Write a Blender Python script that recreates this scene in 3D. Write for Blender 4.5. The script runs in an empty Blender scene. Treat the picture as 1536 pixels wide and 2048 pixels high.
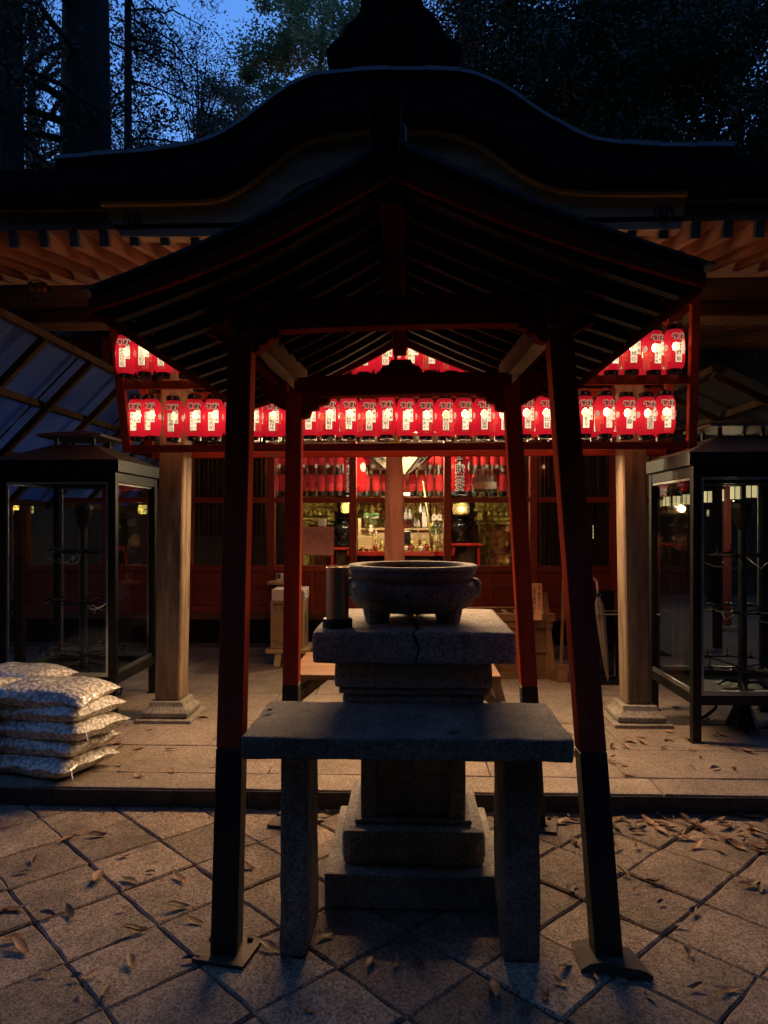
import bpy, bmesh, math, random
import numpy as np
from mathutils import Vector, Matrix, noise

R = math.radians
random.seed(7)
SC = bpy.context.scene
COL = SC.collection

# ------------------------------------------------------------------ camera
CAM_Z, YAW, F = 1.5, R(2.0), 1436.0
cd = bpy.data.cameras.new("camera")
cam = bpy.data.objects.new("camera", cd)
COL.objects.link(cam)
cam.location = (0, 0, CAM_Z)
cam.rotation_euler = (R(90), 0, YAW)
cd.sensor_fit = 'VERTICAL'
cd.sensor_height = 36.0
cd.sensor_width = 27.0
cd.lens = F / 2048 * 36.0
cd.shift_y = 21 / 2048
cd.clip_start = 0.05
cd.clip_end = 400
SC.camera = cam

# ------------------------------------------------------------------ sky
SKY_STRENGTH = 0.15
EXPOSURE = 2.5
K = 2 ** -EXPOSURE          # lamps are given at exposure 0 and scaled to the long exposure
w = bpy.data.worlds.new("World")
SC.world = w
w.use_nodes = True
nt = w.node_tree
bg = nt.nodes["Background"]
sky = nt.nodes.new("ShaderNodeTexSky")
sky.sky_type = 'NISHITA'
sky.sun_disc = False
sky.sun_elevation = R(1.0)
sky.sun_rotation = R(0)
sky.ozone_density = 4.0
sky.air_density = 1.3
sky.dust_density = 0.3
tint = nt.nodes.new("ShaderNodeMix")
tint.data_type = 'RGBA'
tint.blend_type = 'MULTIPLY'
tint.inputs[0].default_value = 1.0
tint.inputs[7].default_value = (1.2, 1.32, 1.5, 1)
nt.links.new(sky.outputs[0], tint.inputs[6])
nt.links.new(tint.outputs[2], bg.inputs[0])
bg.inputs[1].default_value = SKY_STRENGTH

SC.view_settings.view_transform = 'Standard'
SC.view_settings.look = 'None'
SC.view_settings.gamma = 1
SC.view_settings.exposure = EXPOSURE
SC.cycles.use_denoising = True
SC.cycles.max_bounces = 7
SC.cycles.diffuse_bounces = 3
SC.cycles.glossy_bounces = 3
SC.cycles.transmission_bounces = 3
SC.cycles.transparent_max_bounces = 10
SC.cycles.sample_clamp_indirect = 4.0
SC.cycles.caustics_reflective = False
SC.cycles.caustics_refractive = False


# ------------------------------------------------------------------ helpers
def P(px, py, Y):
    """point on the plane y = Y seen at a pixel of the 1536 x 2048 photograph"""
    dx, dz = (px - 768) / F, -(py - 1045) / F
    t = Y / (dx * math.sin(YAW) + math.cos(YAW))
    return Vector((t * (dx * math.cos(YAW) - math.sin(YAW)), Y, CAM_Z + t * dz))


def G(px, py, z=0.0):
    dx, dz = (px - 768) / F, -(py - 1045) / F
    t = (z - CAM_Z) / dz
    return Vector((t * (dx * math.cos(YAW) - math.sin(YAW)), t * (dx * math.sin(YAW) + math.cos(YAW)), z))


def org(o):
    v = Vector((0, 0, 0))
    while o is not None:
        v += o.location
        o = o.parent
    return v


def tag(o, label=None, cat=None, group=None, kind=None):
    if label: o['label'] = label
    if cat: o['category'] = cat
    if group: o['group'] = group
    if kind: o['kind'] = kind
    return o


def thing(name, loc, label, cat, group=None):
    o = bpy.data.objects.new(name, None)
    o.empty_display_size = 0.1
    o.location = loc
    COL.objects.link(o)
    return tag(o, label, cat, group)


def copy_tree(o, parent=None):
    c = o.copy()
    COL.objects.link(c)
    c.parent = parent
    for ch in list(o.children):
        copy_tree(ch, c)
    return c


class MB:
    def __init__(self):
        self.v, self.f = [], []

    def add(self, vs, fs):
        n = len(self.v)
        self.v += [Vector(p) for p in vs]
        self.f += [tuple(i + n for i in f) for f in fs]
        return self

    def box(self, x0, y0, z0, x1, y1, z1):
        vs = [(x, y, z) for z in (z0, z1) for y in (y0, y1) for x in (x0, x1)]
        return self.add(vs, [(0, 2, 3, 1), (4, 5, 7, 6), (0, 1, 5, 4), (2, 6, 7, 3), (0, 4, 6, 2), (1, 3, 7, 5)])

    def beam(self, a, b, w, h, up=(0, 0, 1), w2=None, h2=None):
        a, b, up = Vector(a), Vector(b), Vector(up)
        d = (b - a).normalized()
        s = d.cross(up).normalized()
        u = s.cross(d).normalized()
        w2 = w if w2 is None else w2
        h2 = h if h2 is None else h2
        vs = []
        for p, ww, hh in ((a, w, h), (b, w2, h2)):
            for i, j in ((-1, -1), (1, -1), (1, 1), (-1, 1)):
                vs.append(p + s * (i * ww / 2) + u * (j * hh / 2))
        return self.add(vs, [(0, 1, 2, 3), (7, 6, 5, 4), (0, 4, 5, 1), (1, 5, 6, 2), (2, 6, 7, 3), (3, 7, 4, 0)])

    def tube(self, pts, r, n=6, r2=None):
        pts = [Vector(p) for p in pts]
        rs = [r + ((r if r2 is None else r2) - r) * i / max(1, len(pts) - 1) for i in range(len(pts))]
        vs, fs = [], []
        for i, p in enumerate(pts):
            d = (pts[min(i + 1, len(pts) - 1)] - pts[max(i - 1, 0)]).normalized()
            a = Vector((0, 0, 1)) if abs(d.z) < 0.9 else Vector((1, 0, 0))
            s = d.cross(a).normalized()
            u = s.cross(d)
            for k in range(n):
                t = 2 * math.pi * k / n
                vs.append(p + (s * math.cos(t) + u * math.sin(t)) * rs[i])
        for i in range(len(pts) - 1):
            for k in range(n):
                k2 = (k + 1) % n
                fs.append((i * n + k, i * n + k2, (i + 1) * n + k2, (i + 1) * n + k))
        fs.append(tuple(range(n - 1, -1, -1)))
        fs.append(tuple((len(pts) - 1) * n + k for k in range(n)))
        return self.add(vs, fs)

    def lathe(self, prof, n=16, c=(0, 0, 0), cap=True, sx=1, sy=1):
        c = Vector(c)
        vs, fs = [], []
        for r, z in prof:
            for k in range(n):
                t = 2 * math.pi * k / n
                vs.append(c + Vector((r * sx * math.cos(t), r * sy * math.sin(t), z)))
        m = len(prof)
        for i in range(m - 1):
            for k in range(n):
                k2 = (k + 1) % n
                fs.append((i * n + k, i * n + k2, (i + 1) * n + k2, (i + 1) * n + k))
        if cap:
            fs.append(tuple(range(n - 1, -1, -1)))
            fs.append(tuple((m - 1) * n + k for k in range(n)))
        return self.add(vs, fs)

    def prism(self, pts, y0, y1):
        """polygon in x,z extruded along y"""
        n = len(pts)
        vs = [(p[0], y0, p[1]) for p in pts] + [(p[0], y1, p[1]) for p in pts]
        fs = [tuple(range(n)), tuple(range(2 * n - 1, n - 1, -1))]
        fs += [((i + 1) % n, i, n + i, n + (i + 1) % n) for i in range(n)]
        return self.add(vs, fs)

    def strip(self, up, lo, y0, y1):
        """solid band between two equally long x,z polylines"""
        n = len(up)
        vs = []
        for y in (y0, y1):
            vs += [(p[0], y, p[1]) for p in up] + [(p[0], y, p[1]) for p in lo]
        fs = []
        m = 2 * n
        for i in range(n - 1):
            fs += [(i, i + 1, n + i + 1, n + i), (m + i + 1, m + i, m + n + i, m + n + i + 1),
                   (i + 1, i, m + i, m + i + 1), (n + i, n + i + 1, m + n + i + 1, m + n + i)]
        fs += [(0, n, m + n, m), (n - 1, m + n - 1, m + 2 * n - 1, 2 * n - 1)]
        return self.add(vs, fs)

    def grid(self, fn, nu, nv):
        vs = [fn(i / nu, j / nv) for j in range(nv + 1) for i in range(nu + 1)]
        fs = [(j * (nu + 1) + i, j * (nu + 1) + i + 1, (j + 1) * (nu + 1) + i + 1, (j + 1) * (nu + 1) + i)
              for j in range(nv) for i in range(nu)]
        return self.add(vs, fs)

    def xform(self, M):
        self.v = [M @ p for p in self.v]
        return self

    def mesh(self, name, mat, o=Vector((0, 0, 0)), smooth=False):
        me = bpy.data.meshes.new(name)
        me.from_pydata([tuple(p - o) for p in self.v], [], self.f)
        if mat: me.materials.append(mat)
        if smooth:
            me.polygons.foreach_set('use_smooth', [True] * len(me.polygons))
        me.update()
        return me

    def build(self, name, mat, parent=None, label=None, bevel=0, smooth=False, loc=None):
        o0 = org(parent) if parent else Vector((0, 0, 0))
        if loc is not None: o0 = o0 + Vector(loc)
        ob = bpy.data.objects.new(name, self.mesh(name, mat, o0, smooth))
        if loc is not None: ob.location = loc
        COL.objects.link(ob)
        ob.parent = parent
        if label: ob['label'] = label
        if bevel:
            b = ob.modifiers.new('bevel', 'BEVEL')
            b.width = bevel
            b.segments = 2
            b.limit_method = 'ANGLE'
            b.harden_normals = False
        return ob


def bx(*a):
    return MB().box(*a)


def link(name, me, parent, loc=(0, 0, 0), rot=(0, 0, 0), label=None):
    o = bpy.data.objects.new(name, me)
    o.location = loc
    o.rotation_euler = rot
    COL.objects.link(o)
    o.parent = parent
    if label: o['label'] = label
    return o


def stone(x0, y0, z0, x1, y1, z1, bev=0.012, cut=0.06, amp=0.004, seed=0, taper=0.0):
    """a hewn stone block with softened, uneven edges"""
    bm = bmesh.new()
    bmesh.ops.create_cube(bm, size=1)
    d = Vector((x1 - x0, y1 - y0, z1 - z0))
    for v in bm.verts:
        k = 1 - taper * (v.co.z + .5)
        v.co = Vector((v.co.x * d.x * k, v.co.y * d.y * k, v.co.z * d.z))
    bmesh.ops.bevel(bm, geom=bm.edges[:], offset=bev, segments=2, affect='EDGES', profile=0.6)
    for ax in range(3):
        n = int(d[ax] / cut)
        for i in range(1, n):
            co = Vector((0, 0, 0)); co[ax] = -d[ax] / 2 + d[ax] * i / n
            no = Vector((0, 0, 0)); no[ax] = 1
            bmesh.ops.bisect_plane(bm, geom=bm.verts[:] + bm.edges[:] + bm.faces[:], plane_co=co, plane_no=no)
    c = Vector(((x0 + x1) / 2, (y0 + y1) / 2, (z0 + z1) / 2))
    for v in bm.verts:
        q = v.co * 9 + Vector((seed * 3.1, seed, 0))
        v.co += Vector((noise.noise(q), noise.noise(q + Vector((9, 0, 0))), noise.noise(q + Vector((0, 9, 0))))) * amp
        v.co += c
    m = MB()
    bm.verts.index_update()
    m.v = [v.co.copy() for v in bm.verts]
    m.f = [tuple(v.index for v in f.verts) for f in bm.faces]
    bm.free()
    return m


def smooth_curve(pts, n=8):
    out = []
    for i in range(len(pts) - 1):
        p0, p1, p2, p3 = pts[max(i - 1, 0)], pts[i], pts[i + 1], pts[min(i + 2, len(pts) - 1)]
        for k in range(n):
            t = k / n
            out.append(tuple(0.5 * (2 * p1[a] + (p2[a] - p0[a]) * t + (2 * p0[a] - 5 * p1[a] + 4 * p2[a] - p3[a]) * t * t
                                    + (3 * p1[a] - p0[a] - 3 * p2[a] + p3[a]) * t ** 3) for a in range(2)))
    out.append(tuple(pts[-1]))
    return out


# ------------------------------------------------------------------ materials
def new_mat(name):
    m = bpy.data.materials.new(name)
    m.use_nodes = True
    n = m.node_tree
    return m, n, n.nodes["Principled BSDF"], n.nodes["Material Output"]


def coords(n, stretch=(1, 1, 1), shift=True):
    tc = n.nodes.new("ShaderNodeTexCoord")
    mp = n.nodes.new("ShaderNodeMapping")
    mp.inputs['Scale'].default_value = stretch
    n.links.new(tc.outputs['Object'], mp.inputs[0])
    if shift:
        oi = n.nodes.new("ShaderNodeObjectInfo")
        mul = n.nodes.new("ShaderNodeMath"); mul.operation = 'MULTIPLY'; mul.inputs[1].default_value = 37.0
        n.links.new(oi.outputs['Random'], mul.inputs[0])
        cb = n.nodes.new("ShaderNodeCombineXYZ")
        n.links.new(mul.outputs[0], cb.inputs[0]); n.links.new(mul.outputs[0], cb.inputs[2])
        n.links.new(cb.outputs[0], mp.inputs['Location'])
    return mp.outputs[0]


def tex_noise(n, vec, scale, detail=4, rough=0.6):
    t = n.nodes.new("ShaderNodeTexNoise")
    t.inputs['Scale'].default_value = scale
    t.inputs['Detail'].default_value = detail
    t.inputs['Roughness'].default_value = rough
    n.links.new(vec, t.inputs['Vector'])
    return t.outputs[0]


def ramp(n, fac, stops, mode='LINEAR'):
    r = n.nodes.new("ShaderNodeValToRGB")
    r.color_ramp.interpolation = mode
    el = r.color_ramp.elements
    while len(el) < len(stops): el.new(0.5)
    for e, (p, c) in zip(el, stops):
        e.position = p
        e.color = (c[0], c[1], c[2], 1)
    n.links.new(fac, r.inputs[0])
    return r.outputs[0]


def mixc(n, a, b, fac, mode='MIX'):
    x = n.nodes.new("ShaderNodeMix")
    x.data_type = 'RGBA'; x.blend_type = mode
    for s, v in ((6, a), (7, b)):
        if isinstance(v, tuple): x.inputs[s].default_value = (*v, 1)
        else: n.links.new(v, x.inputs[s])
    if isinstance(fac, (int, float)): x.inputs[0].default_value = fac
    else: n.links.new(fac, x.inputs[0])
    return x.outputs[2]


def bump(n, bsdf, h, strength=0.3, dist=0.005):
    b = n.nodes.new("ShaderNodeBump")
    b.inputs['Strength'].default_value = strength
    b.inputs['Distance'].default_value = dist
    n.links.new(h, b.inputs['Height'])
    n.links.new(b.outputs[0], bsdf.inputs['Normal'])


def pm(name, col, rough=0.6, var=0.35, scale=6, bscale=60, bstr=0.25, metal=0.0, stretch=(1, 1, 1), rand=0.0, col2=None, bdist=0.004):
    m, n, b, o = new_mat(name)
    v = coords(n, stretch)
    f = tex_noise(n, v, scale, 5)
    lo = tuple(c * (1 - var) for c in col) if col2 is None else col2
    hi = tuple(min(1, c * (1 + var)) for c in col)
    c = ramp(n, f, [(0.3, lo), (0.7, hi)])
    if rand:
        oi = n.nodes.new("ShaderNodeObjectInfo")
        hsv = n.nodes.new("ShaderNodeHueSaturation")
        mr = n.nodes.new("ShaderNodeMapRange")
        mr.inputs['To Min'].default_value = 1 - rand; mr.inputs['To Max'].default_value = 1 + rand
        n.links.new(oi.outputs['Random'], mr.inputs[0])
        n.links.new(mr.outputs[0], hsv.inputs['Value'])
        n.links.new(c, hsv.inputs['Color'])
        c = hsv.outputs[0]
    n.links.new(c, b.inputs['Base Color'])
    b.inputs['Roughness'].default_value = rough
    b.inputs['Metallic'].default_value = metal
    if bstr:
        bump(n, b, tex_noise(n, v, bscale, 4), bstr, bdist)
    return m


def wood(name, col, rough=0.65, var=0.45, grain=14, axis='z', rand=0.15, spec=0.35):
    st = {'x': (0.12, 1, 1), 'y': (1, 0.12, 1), 'z': (1, 1, 0.12)}[axis]
    m = pm(name, col, rough, var, grain, 55, 0.35, 0, st, rand)
    if spec == 0: m.node_tree.nodes['Principled BSDF'].inputs['Roughness'].default_value = 0.95
    m.node_tree.nodes['Principled BSDF'].inputs['Specular IOR Level'].default_value = spec
    return m


def granite(name, light, mid, dark, scale=95, stain=0.45, rough=0.75, rand=0.12, bstr=0.5):
    m, n, b, o = new_mat(name)
    v = coords(n)
    vo = n.nodes.new("ShaderNodeTexVoronoi")
    vo.inputs['Scale'].default_value = scale
    n.links.new(v, vo.inputs['Vector'])
    sep = n.nodes.new("ShaderNodeSeparateColor")
    n.links.new(vo.outputs['Color'], sep.inputs[0])
    c = ramp(n, sep.outputs[0], [(0.0, dark), (0.22, dark), (0.30, mid), (0.66, mid), (0.74, light)])
    big = tex_noise(n, v, 3.0, 8, 0.72)
    st = ramp(n, big, [(0.35, (1 - stain,) * 3), (0.65, (1.08, 1.08, 1.08))])
    c = mixc(n, c, st, 1.0, 'MULTIPLY')
    oi = n.nodes.new("ShaderNodeObjectInfo")
    mr = n.nodes.new("ShaderNodeMapRange")
    mr.inputs['To Min'].default_value = 1 - rand; mr.inputs['To Max'].default_value = 1 + rand
    n.links.new(oi.outputs['Random'], mr.inputs[0])
    hsv = n.nodes.new("ShaderNodeHueSaturation")
    n.links.new(mr.outputs[0], hsv.inputs['Value']); n.links.new(c, hsv.inputs['Color'])
    n.links.new(hsv.outputs[0], b.inputs['Base Color'])
    b.inputs['Roughness'].default_value = rough
    bump(n, b, tex_noise(n, v, scale * 0.9, 4, 0.7), bstr, 0.006)
    return m


def emit(name, col, strength=1.0, tex=None):
    m, n, b, o = new_mat(name)
    n.nodes.remove(b)
    e = n.nodes.new("ShaderNodeEmission")
    e.inputs[0].default_value = (*col, 1)
    e.inputs[1].default_value = strength * K
    n.links.new(e.outputs[0], o.inputs[0])
    return m


def paper(name, col, strength, clear, ribs=0.0, body=0.1):
    """lantern paper lit from within; a little of the bulb shows through"""
    m, n, b, o = new_mat(name)
    v = coords(n)
    f = tex_noise(n, v, 40, 3)
    c = ramp(n, f, [(0.3, tuple(x * 0.85 for x in col)), (0.7, col)])
    if ribs >= .3:
        tz = n.nodes.new("ShaderNodeTexCoord"); sx = n.nodes.new("ShaderNodeSeparateXYZ")
        n.links.new(tz.outputs['Object'], sx.inputs[0])
        mz = n.nodes.new("ShaderNodeMapRange"); mz.inputs['From Min'].default_value = -.13; mz.inputs['From Max'].default_value = .13
        n.links.new(sx.outputs[2], mz.inputs[0])
        c = mixc(n, c, ramp(n, mz.outputs[0], [(0.0, (.62,) * 3), (.30, (.92, .92, .92)), (.55, (1.25, 1.6, 1.5)), (.78, (.9, .9, .9)), (1.0, (.6,) * 3)]), 1.0, 'MULTIPLY')  # bulb glow painted into the paper colour: bright mid-height, dim at the ends
    if ribs:
        tc = n.nodes.new("ShaderNodeTexCoord")
        wv = n.nodes.new("ShaderNodeTexWave")
        wv.wave_type = 'BANDS'; wv.bands_direction = 'Z'
        wv.inputs['Scale'].default_value = 32
        n.links.new(tc.outputs['Object'], wv.inputs['Vector'])
        rr = ramp(n, wv.outputs[0], [(0.0, (1 - ribs,) * 3), (0.4, (1, 1, 1))])
        c = mixc(n, c, rr, 1.0, 'MULTIPLY')
    e = n.nodes.new("ShaderNodeEmission")
    oi = n.nodes.new("ShaderNodeObjectInfo")
    mr = n.nodes.new("ShaderNodeMapRange")
    mr.inputs['To Min'].default_value = strength * K * .72; mr.inputs['To Max'].default_value = strength * K * 1.12
    n.links.new(oi.outputs['Random'], mr.inputs[0])
    n.links.new(mr.outputs[0], e.inputs[1])
    n.links.new(c, e.inputs[0])
    d = n.nodes.new("ShaderNodeBsdfDiffuse")
    n.links.new(c, d.inputs[0])
    a = n.nodes.new("ShaderNodeMixShader"); a.inputs[0].default_value = body
    n.links.new(e.outputs[0], a.inputs[1]); n.links.new(d.outputs[0], a.inputs[2])
    t = n.nodes.new("ShaderNodeBsdfTransparent")
    t.inputs[0].default_value = (1, 0.85, 0.6, 1)
    s = n.nodes.new("ShaderNodeMixShader"); s.inputs[0].default_value = clear
    n.links.new(a.outputs[0], s.inputs[1]); n.links.new(t.outputs[0], s.inputs[2])
    n.links.new(s.outputs[0], o.inputs[0])
    n.nodes.remove(b)
    return m


def glass(name, tintc=(0.93, 0.95, 0.95), rough=0.02):
    m, n, b, o = new_mat(name)
    n.nodes.remove(b)
    fr = n.nodes.new("ShaderNodeFresnel"); fr.inputs[0].default_value = 1.5
    g = n.nodes.new("ShaderNodeBsdfGlossy"); g.inputs['Roughness'].default_value = rough
    t = n.nodes.new("ShaderNodeBsdfTransparent"); t.inputs[0].default_value = (*tintc, 1)
    s = n.nodes.new("ShaderNodeMixShader")
    ge = n.nodes.new("ShaderNodeNewGeometry")        # only the outer face of the pane reflects
    iv = n.nodes.new("ShaderNodeMath"); iv.operation = 'SUBTRACT'; iv.inputs[0].default_value = 1.0
    n.links.new(ge.outputs['Backfacing'], iv.inputs[1])
    mu = n.nodes.new("ShaderNodeMath"); mu.operation = 'MULTIPLY'
    n.links.new(fr.outputs[0], mu.inputs[0]); n.links.new(iv.outputs[0], mu.inputs[1])
    n.links.new(mu.outputs[0], s.inputs[0]); n.links.new(t.outputs[0], s.inputs[1]); n.links.new(g.outputs[0], s.inputs[2])
    n.links.new(s.outputs[0], o.inputs[0])
    return m


def plastic_sheet(name, col):
    m, n, b, o = new_mat(name)
    v = coords(n)
    c = ramp(n, tex_noise(n, v, 2.5, 5), [(0.3, tuple(x * 0.6 for x in col)), (0.7, col)])
    t = n.nodes.new("ShaderNodeBsdfTranslucent"); n.links.new(c, t.inputs[0])
    d = n.nodes.new("ShaderNodeBsdfDiffuse"); n.links.new(c, d.inputs[0])
    g = n.nodes.new("ShaderNodeBsdfGlossy"); g.inputs['Roughness'].default_value = 0.35
    a = n.nodes.new("ShaderNodeMixShader"); a.inputs[0].default_value = 0.3
    n.links.new(t.outputs[0], a.inputs[1]); n.links.new(d.outputs[0], a.inputs[2])
    s = n.nodes.new("ShaderNodeMixShader"); s.inputs[0].default_value = 0.04
    n.links.new(a.outputs[0], s.inputs[1]); n.links.new(g.outputs[0], s.inputs[2])
    n.links.new(s.outputs[0], o.inputs[0]); n.nodes.remove(b)
    return m


def leafmat(name, a, bcol, trans=0.35):
    m, n, b, o = new_mat(name)
    v = coords(n, shift=False)
    c = ramp(n, tex_noise(n, v, 1.3, 4), [(0.35, a), (0.65, bcol)])
    n.links.new(c, b.inputs['Base Color'])
    b.inputs['Roughness'].default_value = 0.45
    t = n.nodes.new("ShaderNodeBsdfTranslucent"); n.links.new(c, t.inputs[0])
    s = n.nodes.new("ShaderNodeMixShader"); s.inputs[0].default_value = trans
    n.links.new(b.outputs[0], s.inputs[1]); n.links.new(t.outputs[0], s.inputs[2])
    n.links.new(s.outputs[0], o.inputs[0])
    return m


M = {}
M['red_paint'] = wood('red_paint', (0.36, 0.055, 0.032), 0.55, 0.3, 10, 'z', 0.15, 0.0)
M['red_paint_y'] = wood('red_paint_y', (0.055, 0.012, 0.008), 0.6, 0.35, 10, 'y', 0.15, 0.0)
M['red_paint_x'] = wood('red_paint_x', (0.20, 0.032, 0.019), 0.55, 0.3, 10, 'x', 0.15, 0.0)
M['black_paint'] = pm('black_paint', (0.012, 0.012, 0.014), 0.5, 0.3)
M['steel_plate'] = pm('steel_plate', (0.075, 0.055, 0.04), 0.55, 0.4, 12, 80, 0.3, 0.4)
M['bare_wood_y'] = wood('bare_wood_y', (0.22, 0.15, 0.09), 0.75, 0.5, 12, 'y')
M['roof_metal'] = pm('roof_metal', (0.035, 0.033, 0.032), 0.6, 0.4, 5, 40, 0.2, 0.2)
M['granite_dark'] = granite('granite_dark', (0.42, 0.35, 0.265), (0.29, 0.24, 0.18), (0.14, 0.118, 0.09), 190, 0.65)
M['granite_cap'] = granite('granite_cap', (0.62, 0.52, 0.40), (0.46, 0.38, 0.29), (0.20, 0.165, 0.125), 190, 0.4)
M['granite_mid'] = granite('granite_mid', (0.62, 0.53, 0.42), (0.48, 0.41, 0.32), (0.26, 0.22, 0.17), 190, 0.4)
M['granite_rim'] = granite('granite_rim', (0.6, 0.52, 0.42), (0.5, 0.43, 0.34), (0.3, 0.25, 0.2), 120, 0.3)  # worn rim stone, made paler to put its lit highlight into the colour
M['granite_pale'] = granite('granite_pale', (0.42, 0.37, 0.30), (0.31, 0.27, 0.22), (0.17, 0.15, 0.12), 170, 0.5)
M['granite_bowl'] = granite('granite_bowl', (0.44, 0.37, 0.29), (0.33, 0.28, 0.215), (0.18, 0.155, 0.12), 150, 0.7)
M['paver'] = granite('paver', (0.44, 0.33, 0.235), (0.31, 0.225, 0.155), (0.16, 0.115, 0.08), 150, 0.55, 0.8, 0.28, 0.9)
M['slab'] = granite('slab', (0.38, 0.30, 0.23), (0.28, 0.215, 0.165), (0.18, 0.135, 0.10), 150, 0.35, 0.8, 0.14)
M['mat_brown'] = pm('mat_brown', (0.06, 0.042, 0.03), 0.8, 0.5, 14, 50, 0.5)
M['riser_shade'] = pm('riser_shade', (0.045, 0.04, 0.03), 0.95, 0.5, 9, 70, 0.6)
M['soil'] = pm('soil', (0.03, 0.024, 0.018), 0.95, 0.5, 14, 60, 0.8)
M['ash'] = pm('ash', (0.2, 0.19, 0.18), 0.95, 0.3, 12, 90, 0.5)
M['steel'] = pm('steel', (0.62, 0.50, 0.27), 0.34, 0.12, 3, 20, 0.03, 1.0, (8, 8, 0.3))
M['black_iron'] = pm('black_iron', (0.016, 0.016, 0.017), 0.45, 0.4, 9, 60, 0.2, 0.6)
M['cab_roof'] = pm('cab_roof', (0.17, 0.15, 0.12), 0.5, 0.35, 7, 60, 0.15, 0.3)
M['alu'] = pm('alu', (0.55, 0.55, 0.55), 0.3, 0.15, 6, 40, 0.05, 0.9)
M['glass'] = glass('glass')
M['window_glass'] = glass('window_glass', (0.9, 0.92, 0.9), 0.03)
M['old_wood'] = wood('old_wood', (0.20, 0.14, 0.085), 0.75, 0.55, 16, 'z')
M['rafter_wood'] = wood('rafter_wood', (0.28, 0.105, 0.052), 0.65, 0.35, 9, 'y')
M['sheath_wood'] = wood('sheath_wood', (0.13, 0.045, 0.022), 0.7, 0.35, 9, 'y')
M['grey_wood_x'] = wood('grey_wood_x', (0.27, 0.185, 0.115), 0.75, 0.45, 9, 'x')
M['beam_wood_x'] = wood('beam_wood_x', (0.12, 0.055, 0.03), 0.7, 0.45, 9, 'x', 0.15, 0.1)
M['gold_trim'] = pm('gold_trim', (0.75, 0.42, 0.13), 0.5, 0.2, 10, 50, 0.1, 0.1)
M['thatch'] = pm('thatch', (0.010, 0.009, 0.008), 0.9, 0.5, 5, 60, 0.5, 0, (1, 1, 6))
M['ridge_tile'] = pm('ridge_tile', (0.06, 0.065, 0.07), 0.6, 0.3, 5, 30, 0.15, 0.2)
M['cap_metal'] = pm('cap_metal', (0.07, 0.085, 0.085), 0.5, 0.4, 20, 60, 0.2, 0.4)
M['hall_red'] = wood('hall_red', (0.24, 0.038, 0.022), 0.5, 0.3, 9, 'z')
M['hall_red_x'] = wood('hall_red_x', (0.22, 0.036, 0.02), 0.5, 0.3, 9, 'x')
M['dark_wood'] = wood('dark_wood', (0.055, 0.035, 0.022), 0.6, 0.4, 9, 'z', 0.15, 0.0)
M['inner_wood'] = wood('inner_wood', (0.15, 0.075, 0.035), 0.5, 0.4, 9, 'z')
M['mid_wood'] = wood('mid_wood', (0.19, 0.095, 0.045), 0.6, 0.4, 9, 'x')
M['pale_wood'] = wood('pale_wood', (0.52, 0.38, 0.2), 0.6, 0.3, 9, 'x')
M['gold'] = pm('gold', (0.9, 0.52, 0.14), 0.36, 0.75, 22, 45, 1.0, 0.55, (1, 1, 1), 0, None, 0.03)
M['red_gold'] = pm('red_gold', (0.6, 0.33, 0.12), 0.4, 0.8, 14, 30, 0.9, 0.5, (1, 1, 1), 0, (0.16, 0.03, 0.02), 0.02)
M['lacquer_black'] = pm('lacquer_black', (0.008, 0.008, 0.008), 0.15, 0.2, 5, 20, 0.02)
M['lacquer_red'] = pm('lacquer_red', (0.3, 0.02, 0.015), 0.25, 0.2, 5, 20, 0.02)
M['white_paper'] = pm('white_paper', (0.75, 0.72, 0.66), 0.7, 0.06, 8, 30, 0.1)
M['pink_paper'] = pm('pink_paper', (0.62, 0.34, 0.32), 0.7, 0.06, 8, 30, 0.05)
M['cardboard'] = pm('cardboard', (0.40, 0.27, 0.15), 0.8, 0.12, 6, 60, 0.1)
M['white_card'] = pm('white_card', (0.72, 0.66, 0.62), 0.7, 0.06, 6, 60, 0.05)
M['ink'] = pm('ink', (0.012, 0.01, 0.01), 0.7, 0.2)
M['ink_soft'] = pm('ink_soft', (0.10, 0.05, 0.05), 0.7, 0.2)
M['green'] = pm('green', (0.10, 0.3, 0.10), 0.5, 0.2)
M['yellow'] = pm('yellow', (0.7, 0.5, 0.05), 0.5, 0.2)
M['bottle_glass'] = pm('bottle_glass', (0.35, 0.4, 0.38), 0.1, 0.2, 5, 20, 0)
M['cloth'] = pm('cloth', (0.55, 0.27, 0.20), 0.85, 0.14, 4, 120, 0.2, 0, (1, 1, 0.3))
M['umbrella_cloth'] = pm('umbrella_cloth', (0.20, 0.145, 0.125), 0.5, 0.2, 5, 60, 0.1)
M['handle_plastic'] = pm('handle_plastic', (0.75, 0.58, 0.48), 0.35, 0.05, 5, 20, 0)
M['sign_board'] = wood('sign_board', (0.60, 0.30, 0.20), 0.7, 0.15, 9, 'z')
M['band_black'] = pm('band_black', (0.012, 0.011, 0.011), 0.35, 0.3, 8, 30, 0.05)
M['mon'] = pm('mon', (0.42, 0.36, 0.33), 0.4, 0.1, 8, 30, 0, 0.3)
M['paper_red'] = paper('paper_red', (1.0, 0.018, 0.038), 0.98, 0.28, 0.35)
M['paper_cream'] = paper('paper_cream', (1.0, 0.76, 0.46), 2.1, 0.26)
M['letter_edge'] = paper('letter_edge', (1.0, 0.68, 0.42), 0.95, 0.0)
M['bulb'] = emit('bulb', (1.0, 0.82, 0.55), 34)
M['paper_red_dim'] = paper('paper_red_dim', (1.0, 0.06, 0.065), 0.26, 0.0, 0.2, 0.4)
M['paper_red_mid'] = paper('paper_red_mid', (1.0, 0.03, 0.035), 0.5, 0.0, 0.1, 0.2)
M['paper_white_mid'] = paper('paper_white_mid', (1.0, 0.85, 0.55), 1.1, 0.0, 0, 0.2)
M['lamp_cream'] = paper('lamp_cream', (1.0, 0.76, 0.36), 1.0, 0.0)
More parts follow.
